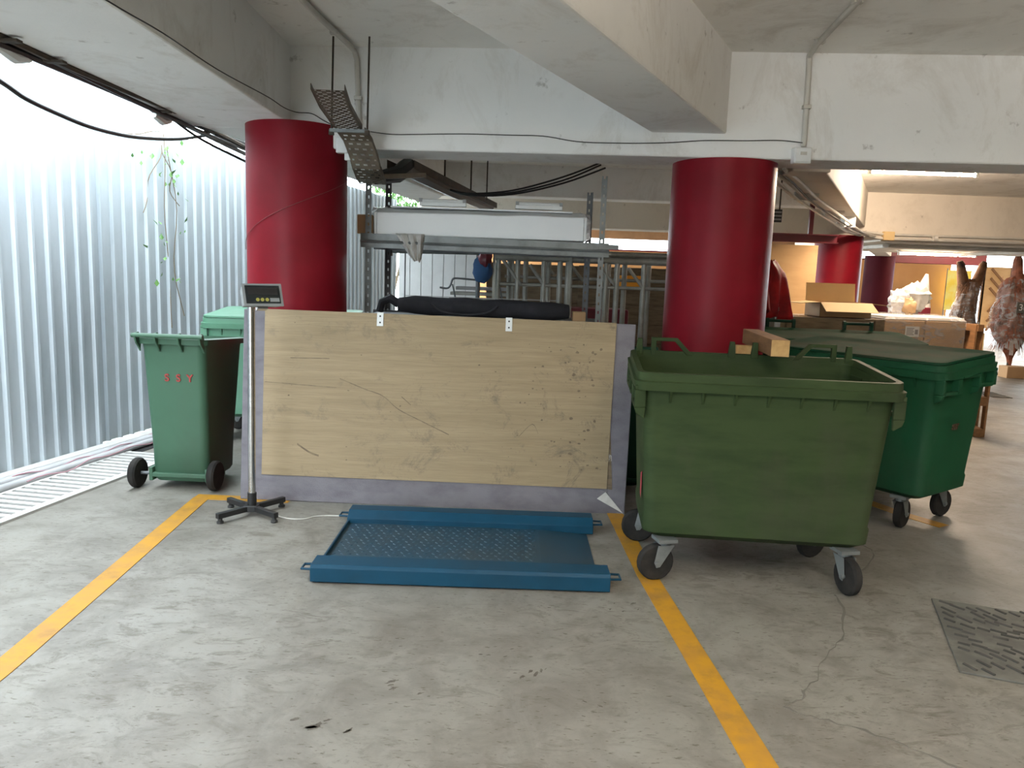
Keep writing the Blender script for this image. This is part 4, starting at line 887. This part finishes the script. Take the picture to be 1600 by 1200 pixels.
# pallet load with timber, carton, wrapped boxes
def pallet(label, loc, rz, L=1.1, W=.95, tilt=None, name='wooden_pallet', m='wood'):
    t = thing(name, label, 'pallet', loc, rz)
    if tilt: t.rotation_euler = tilt
    for y in (-W/2 + .04, 0, W/2 - .04):
        b = MB(); b.box(-L/2, L/2, y - .035, y + .035, .02, .11); b.build('stringer', M[m], t, bevel=.003)
    for k in range(7):
        x = -L/2 + .05 + (L - .1)*k/6; b = MB(); b.box(x - .048, x + .048, -W/2, W/2, .11, .13); b.build('deck_board', M[m], t, bevel=.002)
    for k in range(3):
        x = -L/2 + .05 + (L - .1)*k/2; b = MB(); b.box(x - .048, x + .048, -W/2, W/2, 0, .02); b.build('bottom_board', M[m], t, bevel=.002)
    return t
pallet('wooden pallet on the floor under the timber crate', (3.42, 8.75, 0), .0, 1.15, 1.0)
wc = thing('timber_crate', 'grey weathered timber crate carrying the open carton', 'crate', (3.42, 8.75, .13))
for k in range(7):
    b = MB(); b.box(-.56, .56, -.47, -.445, .005 + .145*k, .005 + .145*k + .138); b.build('plank', M['darkwood'], wc, bevel=.004)
b = MB(); b.box(-.555, .555, -.445, .45, 0, 1.0); b.build('body', M['darkwood'], wc)
for x in (-.5, .45): b = MB(); b.box(x, x + .06, -.49, -.47, 0, 1.0); b.build('batten', M['darkwood'], wc)
b = MB(); b.box(-.35, .5, -.4, .4, 1.0, 1.012); b.build('plastic_liner', M['wrapc'], wc)
oc = thing('open_carton', 'open cardboard carton with raised flaps on the timber crate', 'box', (3.60, 8.62, 1.145))
w, d, h = .28, .22, .16
for (x0, x1, y0, y1) in ((-w, w, -d, -d + .006), (-w, w, d - .006, d), (-w, -w + .006, -d, d), (w - .006, w, -d, d)):
    b = MB(); b.box(x0, x1, y0, y1, 0, h); b.build('side', M['card'], oc)
b = MB(); b.box(-w, w, -d, d, 0, .006); b.build('bottom', M['card'], oc)
b = MB(); b.box(-w, w, -.003, .003, 0, .21, T(0, d, h) @ RX(radians(-8))); b.build('flap', M['cardp'], oc)
b = MB(); b.box(-w, w, -.003, .003, 0, .2, T(0, -d, h) @ RX(radians(118))); b.build('flap', M['cardp'], oc)
for s in (-1, 1): b = MB(); b.box(-.003, .003, -d, d, 0, .2, T(s*w, 0, h) @ RY(radians(s*95))); b.build('flap', M['cardp'], oc)
pallet('wooden pallet on the floor under the film-wrapped boxes', (4.78, 9.35, 0), .02, 1.0, .9)
pw_ = thing('wrapped_box_stack', 'stack of brown cartons bound in clear film on a pallet', 'boxes', (4.78, 9.35, .13), radians(-2))
for i, z in enumerate((0, .33, .66)):
    for j, x in enumerate((-.46, .005)):
        b = MB(); b.box(x, x + .45, -.42, .42, z + .004, z + .325); b.build('carton', M['card'], pw_, bevel=.006)
b = MB(); b.box(-.46, .45, -.40, .40, .99, 1.03); b.build('top_sheet', M['whitec'], pw_, bevel=.01)
b = MB(); b.loft([rrect(.468, .428, .01, .03), rrect(.472, .432, .4, .03), rrect(.468, .428, .8, .03), rrect(.474, .434, 1.0, .04), rrect(.40, .37, 1.05, .05)], False, True); b.build('stretch_film', M['wrap'], pw_, smooth=True)
b = MB(); b.box(-.23, -.07, -.4345, -.4325, .80, .92); b.build('label', M['whitep'], pw_, label='white printed shipping label')
b = MB()
for k in range(5): b.box(-.215, -.13 - .01*(k % 2), -.4355, -.4345, .82 + .018*k, .83 + .018*k)
b.box(-.12, -.085, -.4355, -.4345, .83, .885); b.build('label_print', M['grey'], pw_)
pb = thing('plastic_bags', 'crumpled white plastic bags heaped on the film-wrapped boxes', 'bag', (4.85, 9.6, 1.17))
blob(MB(), (-.08, 0, .14), (.13, .13, .16), 11, .5, 18, 12, 3).build('bag', M['wrapc'], pb, smooth=True); blob(MB(), (.14, .05, .2), (.16, .14, .18), 15, .5, 18, 12, 3).build('bag', M['whitec'], pb, smooth=True); blob(MB(), (-.02, -.14, .09), (.08, .07, .1), 19, .5, 16, 10, 3).build('bag', M['card'], pb, smooth=True)
b = MB(); b.box(-.16, .16, -.12, .12, 0, .14); o = b.build('maroon_carton', M['maroon'], bevel=.006); o.location = (5.32, 10.3, 1.10); tag(o, 'small maroon carton beside the plastic bags', 'box')
b = MB(); b.tube([(0, 0, 0), (.01, 0, .2), (.05, 0, .44)], [.13, .09, .02], 14); o = b.build('paper_cone', M['whitec'], smooth=True); o.location = (5.42, 10.35, 1.24); tag(o, 'pale cone standing on the maroon carton', 'cone')
sp_ = thing('steel_stand', 'grey steel cabinet holding the maroon carton', 'cabinet', (5.35, 10.35, 0)); b = MB(); b.box(-.3, .3, -.22, .25, 0, 1.10); b.build('body', M['galvd'], sp_, bevel=.01); b = MB(); b.box(-.28, .28, -.23, -.22, .1, 1.0); b.build('door', M['grey'], sp_)
# wooden pallets on edge by the end-on dumpster
def on_edge(label, x, y, rz, h=1.1, m='wood', n=5):
    t = thing('wooden_pallet', label, 'pallet', (x, y, 0), rz)
    for d in (-.055, .055):
        for k in range(n):
            yy = .06 + .8*k/(n - 1); b = MB(); b.box(d - .01, d + .01, yy - .045, yy + .045, .0, h); b.build('slat', M[m], t, bevel=.002)
    for z in (.04, h/2, h - .04):
        b = MB(); b.box(-.045, .045, .0, .92, z - .045, z + .045); b.build('bearer', M[m], t, bevel=.003)
    return t
on_edge('orange wooden pallet standing on edge beside the end-on dumpster', 4.80, 7.75, radians(-12), .74)
on_edge('second wooden pallet on edge, farther behind the first', 6.0, 9.9, radians(14), 1.05)
b = MB(); b.box(-.16, .16, -.15, .15, 0, .28); oc2 = thing('orange_carton', 'orange brown carton on a grey crate near the furry figures', 'box', (6.42, 10.9, .62)); b.build('body', M['cardp'], oc2, bevel=.006); b = MB(); b.box(-.16, .16, -.02, .02, .28, .282); b.build('tape', M['card'], oc2)
gc = thing('grey_crate', 'grey plastic crate under the orange brown carton', 'crate', (6.42, 10.9, 0)); b = MB(); b.box(-.17, .17, -.2, .2, 0, .58); b.build('body', M['grey'], gc, bevel=.01); b = MB(); b.box(-.19, .19, -.22, .22, .58, .62); b.build('rim', M['grey'], gc, bevel=.008)
# furry figures
def figure(label, loc, h, fm, arms, seed, number=False, wd=1.0):
    t = thing('wrapped_figure', label, 'figure', loc)
    b = MB(); n = 26; k0 = h/2.05
    prof = [(.16, .03), (.30, .045), (.42, .09), (.55, .17), (.68, .23), (.85, .26), (1.0, .255), (1.15, .235), (1.3, .215), (1.45, .20), (1.58, .185), (1.68, .15), (1.74, .08)]
    def ring(z, r, g=1):
        out = []
        for k in range(n):
            c_, s_ = cos(2*pi*k/n), sin(2*pi*k/n); q = 1 + .42*noise.noise((2.6*c_, 2.6*s_, z*5 + seed)) + .2*noise.noise((6*c_, 6*s_, z*11 + seed))
            out.append((wd*r*g*q*c_ + .05*sin(z*2.4 + seed), .7*r*g*q*s_, z*k0))
        return out
    rings = [ring(z, r) for z, r in prof]; b.loft(rings)
    for (x, z) in arms:
        b.tube([(x*.25, 0, 1.45*k0), (x*.6, 0, 1.74*k0), (x*.9, 0, z - .06), (x, 0, z)], [.15*wd, .10, .075, .05], 10)
    b.build('body', fm, t, smooth=True)
    f = MB()
    for k in range(420):
        a = random.uniform(0, 2*pi); z = random.uniform(.5, 1.72); r = .24 if z < 1.2 else .2; L = random.uniform(.05, .16)
        q = Vector((wd*r*1.1*cos(a) + .05*sin(z*2.4 + seed), r*.75*sin(a), z*k0)); o_ = Vector((cos(a)*.06, sin(a)*.05, -L)); w_ = Vector((-sin(a), cos(a), 0))*.012
        f.add([q - w_, q + w_, q + o_ + w_*.2, q + o_ - w_*.2], [(0, 1, 2, 3)])
    f.build('fur_tufts', fm, t, kind='stuff')
    f = MB()
    for k in range(46):
        a = 2*pi*k/46; r = .2; z = .66*k0; L = random.uniform(.14, .36)
        q = Vector((wd*r*cos(a), r*.7*sin(a), z)); o_ = Vector((cos(a)*.04, sin(a)*.04, -L)); w_ = Vector((-sin(a), cos(a), 0))*.016
        f.add([q - w_, q + w_, q + o_ + w_, q + o_ - w_], [(0, 1, 2, 3)])
    f.build('plastic_strips', M['wrapc'], t, kind='stuff')
    w_ = MB(); w_.loft([ring(z, r, 1.16) for z, r in prof[3:-1]], False, False); w_.build('plastic_wrap', M['wrap'], t, smooth=True)
    b = MB(); b.tube([(0, 0, .03), (.01, 0, .3)], .022, 8); b.build('stand_pole', M['darksteel'], t); b = MB(); b.box(-.2, .2, -.025, .025, 0, .03); b.box(-.025, .025, -.2, .2, 0, .03); b.build('stand_foot', M['darksteel'], t)
    if number:
        b = MB(); b.box(-.12, .10, -.245, -.235, 1.12, 1.30); tg = b.build('number_tag', M['mat'], t, label='tag numbered 36'); text('36', .16, M['whitep'], 'lettering', T(-.01, -.247, 1.21) @ RX(pi/2), tg)
figure('large red-brown furry figure in plastic, tagged 36, at the right edge', (8.85, 13.7, 0), 2.08, M['fur2'], [(-.05, 2.1), (.32, 1.98)], 2, True, wd=1.12)
figure('dark brown furry figure with two raised limbs, left of the tagged one', (8.82, 15.1, .0), 2.0, M['fur'], [(-.24, 2.03), (.25, 2.03)], 9, wd=.85)
pl = thing('cardboard_plinth', 'low tan cardboard box at the foot of the tagged figure', 'box', (8.72, 13.35, 0)); b = MB(); b.box(-.18, .2, -.15, .1, 0, .2); b.build('body', M['card'], pl, bevel=.006); b = MB(); b.box(-.18, .2, -.03, .0, .2, .202); b.build('tape', M['cardp'], pl)
# far end
yb = thing('yellow_banner', 'tall yellow printed banner against the tan far wall', 'banner', (13.45, 23.6, 0)); b = MB(); b.box(-.36, .36, 0, .01, .85, 2.05); b.build('cloth', M['banner'], yb)
b = MB()
for k in range(9): b.box(-.05, .28 - .05*(k % 3), -.006, 0, 1.2 + .045*k, 1.215 + .045*k)
b.build('printed_lines', M['redletter'], yb); b = MB(); b.box(.2, .25, -.006, 0, .9, 1.2); b.box(.25, .30, -.006, 0, 1.03, 1.07); b.box(.30, .34, -.006, 0, .9, 1.2); b.build('printed_character', M['redletter'], yb)
for x in (-.36, .36): b = MB(); b.tube([(x, .02, 0), (x, .02, 2.1)], .015, 6); b.build('pole', M['galvd'], yb)
dp = thing('slatted_panel', 'wooden panel with diagonal slats left of the bright exit', 'panel', (13.75, 22.2, 0)); b = MB(); b.box(-.4, .42, 0, .03, .4, 2.15); b.build('backing', M['plyplain'], dp)
for k in range(6):
    z = .55 + .27*k; b = MB(); b.box(-.28, .28, -.03, 0, -.03, .03, T(0, 0, z) @ RY(radians(-50 if k < 3 else 45))); b.build('slat', M['wood'], dp)
for x in (-.38, .38): b = MB(); b.box(x - .03, x + .03, 0, .06, 0, 2.15); b.build('leg', M['wood'], dp)
sc_ = thing('security_camera', 'dark ceiling camera with two small lights before the tan wall', 'camera', (8.9, 17.4, 2.30)); b = MB(); blob(b, (0, 0, .05), (.1, .1, .09), 1, .02); b.build('dome', M['blackpaint'], sc_, smooth=True); b = MB(); b.lathe([(.12, .1), (.12, .64)], 14); b.build('mount', M['whitep'], sc_)
fm = thing('floor_drain_cover', 'small dark drain cover far across the right-hand floor', 'drain cover', (6.95, 11.0, 0), -.1); b = MB(); b.box(-.13, .13, -.28, .28, 0, .008); b.build('plate', M['mat'], fm)
for k in range(5): b = MB(); b.box(-.11, .11, -.24 + .11*k, -.2 + .11*k, .008, .012); b.build('rib', M['mat'], fm)
# rubber mat in the right foreground
MO = Vector((2.074, 3.557, 0)); a1 = Vector((.936, -.352, 0)); a2 = Vector((-.352, -.936, 0)); FM = frame((0, 0, 0), a1, a2, (0, 0, 1))
mt = thing('ribbed_floor_plate', 'dark worn ribbed rubber mat on the floor at right', 'mat', tuple(MO))
b = MB(); b.box(0, 1.25, 0, .76, 0, .010, FM); b.build('plate', M['mat'], mt, bevel=.003)
b = MB()
for i in range(22):
    for j in range(10):
        u = .05 + .055*i + random.uniform(-.012, .012); v = .05 + .073*j + random.uniform(-.015, .015) + .02*sin(i*.8); a = .5 + .35*sin(j*.9 + i*.35); L = random.uniform(.022, .036)
        if random.random() < .12: continue
        b.box(-L, L, -.0055, .0055, .009, .0155, FM @ T(u, v, 0) @ RZ(a))
b.build('tread_ribs', M['matrib'], mt, kind='stuff')
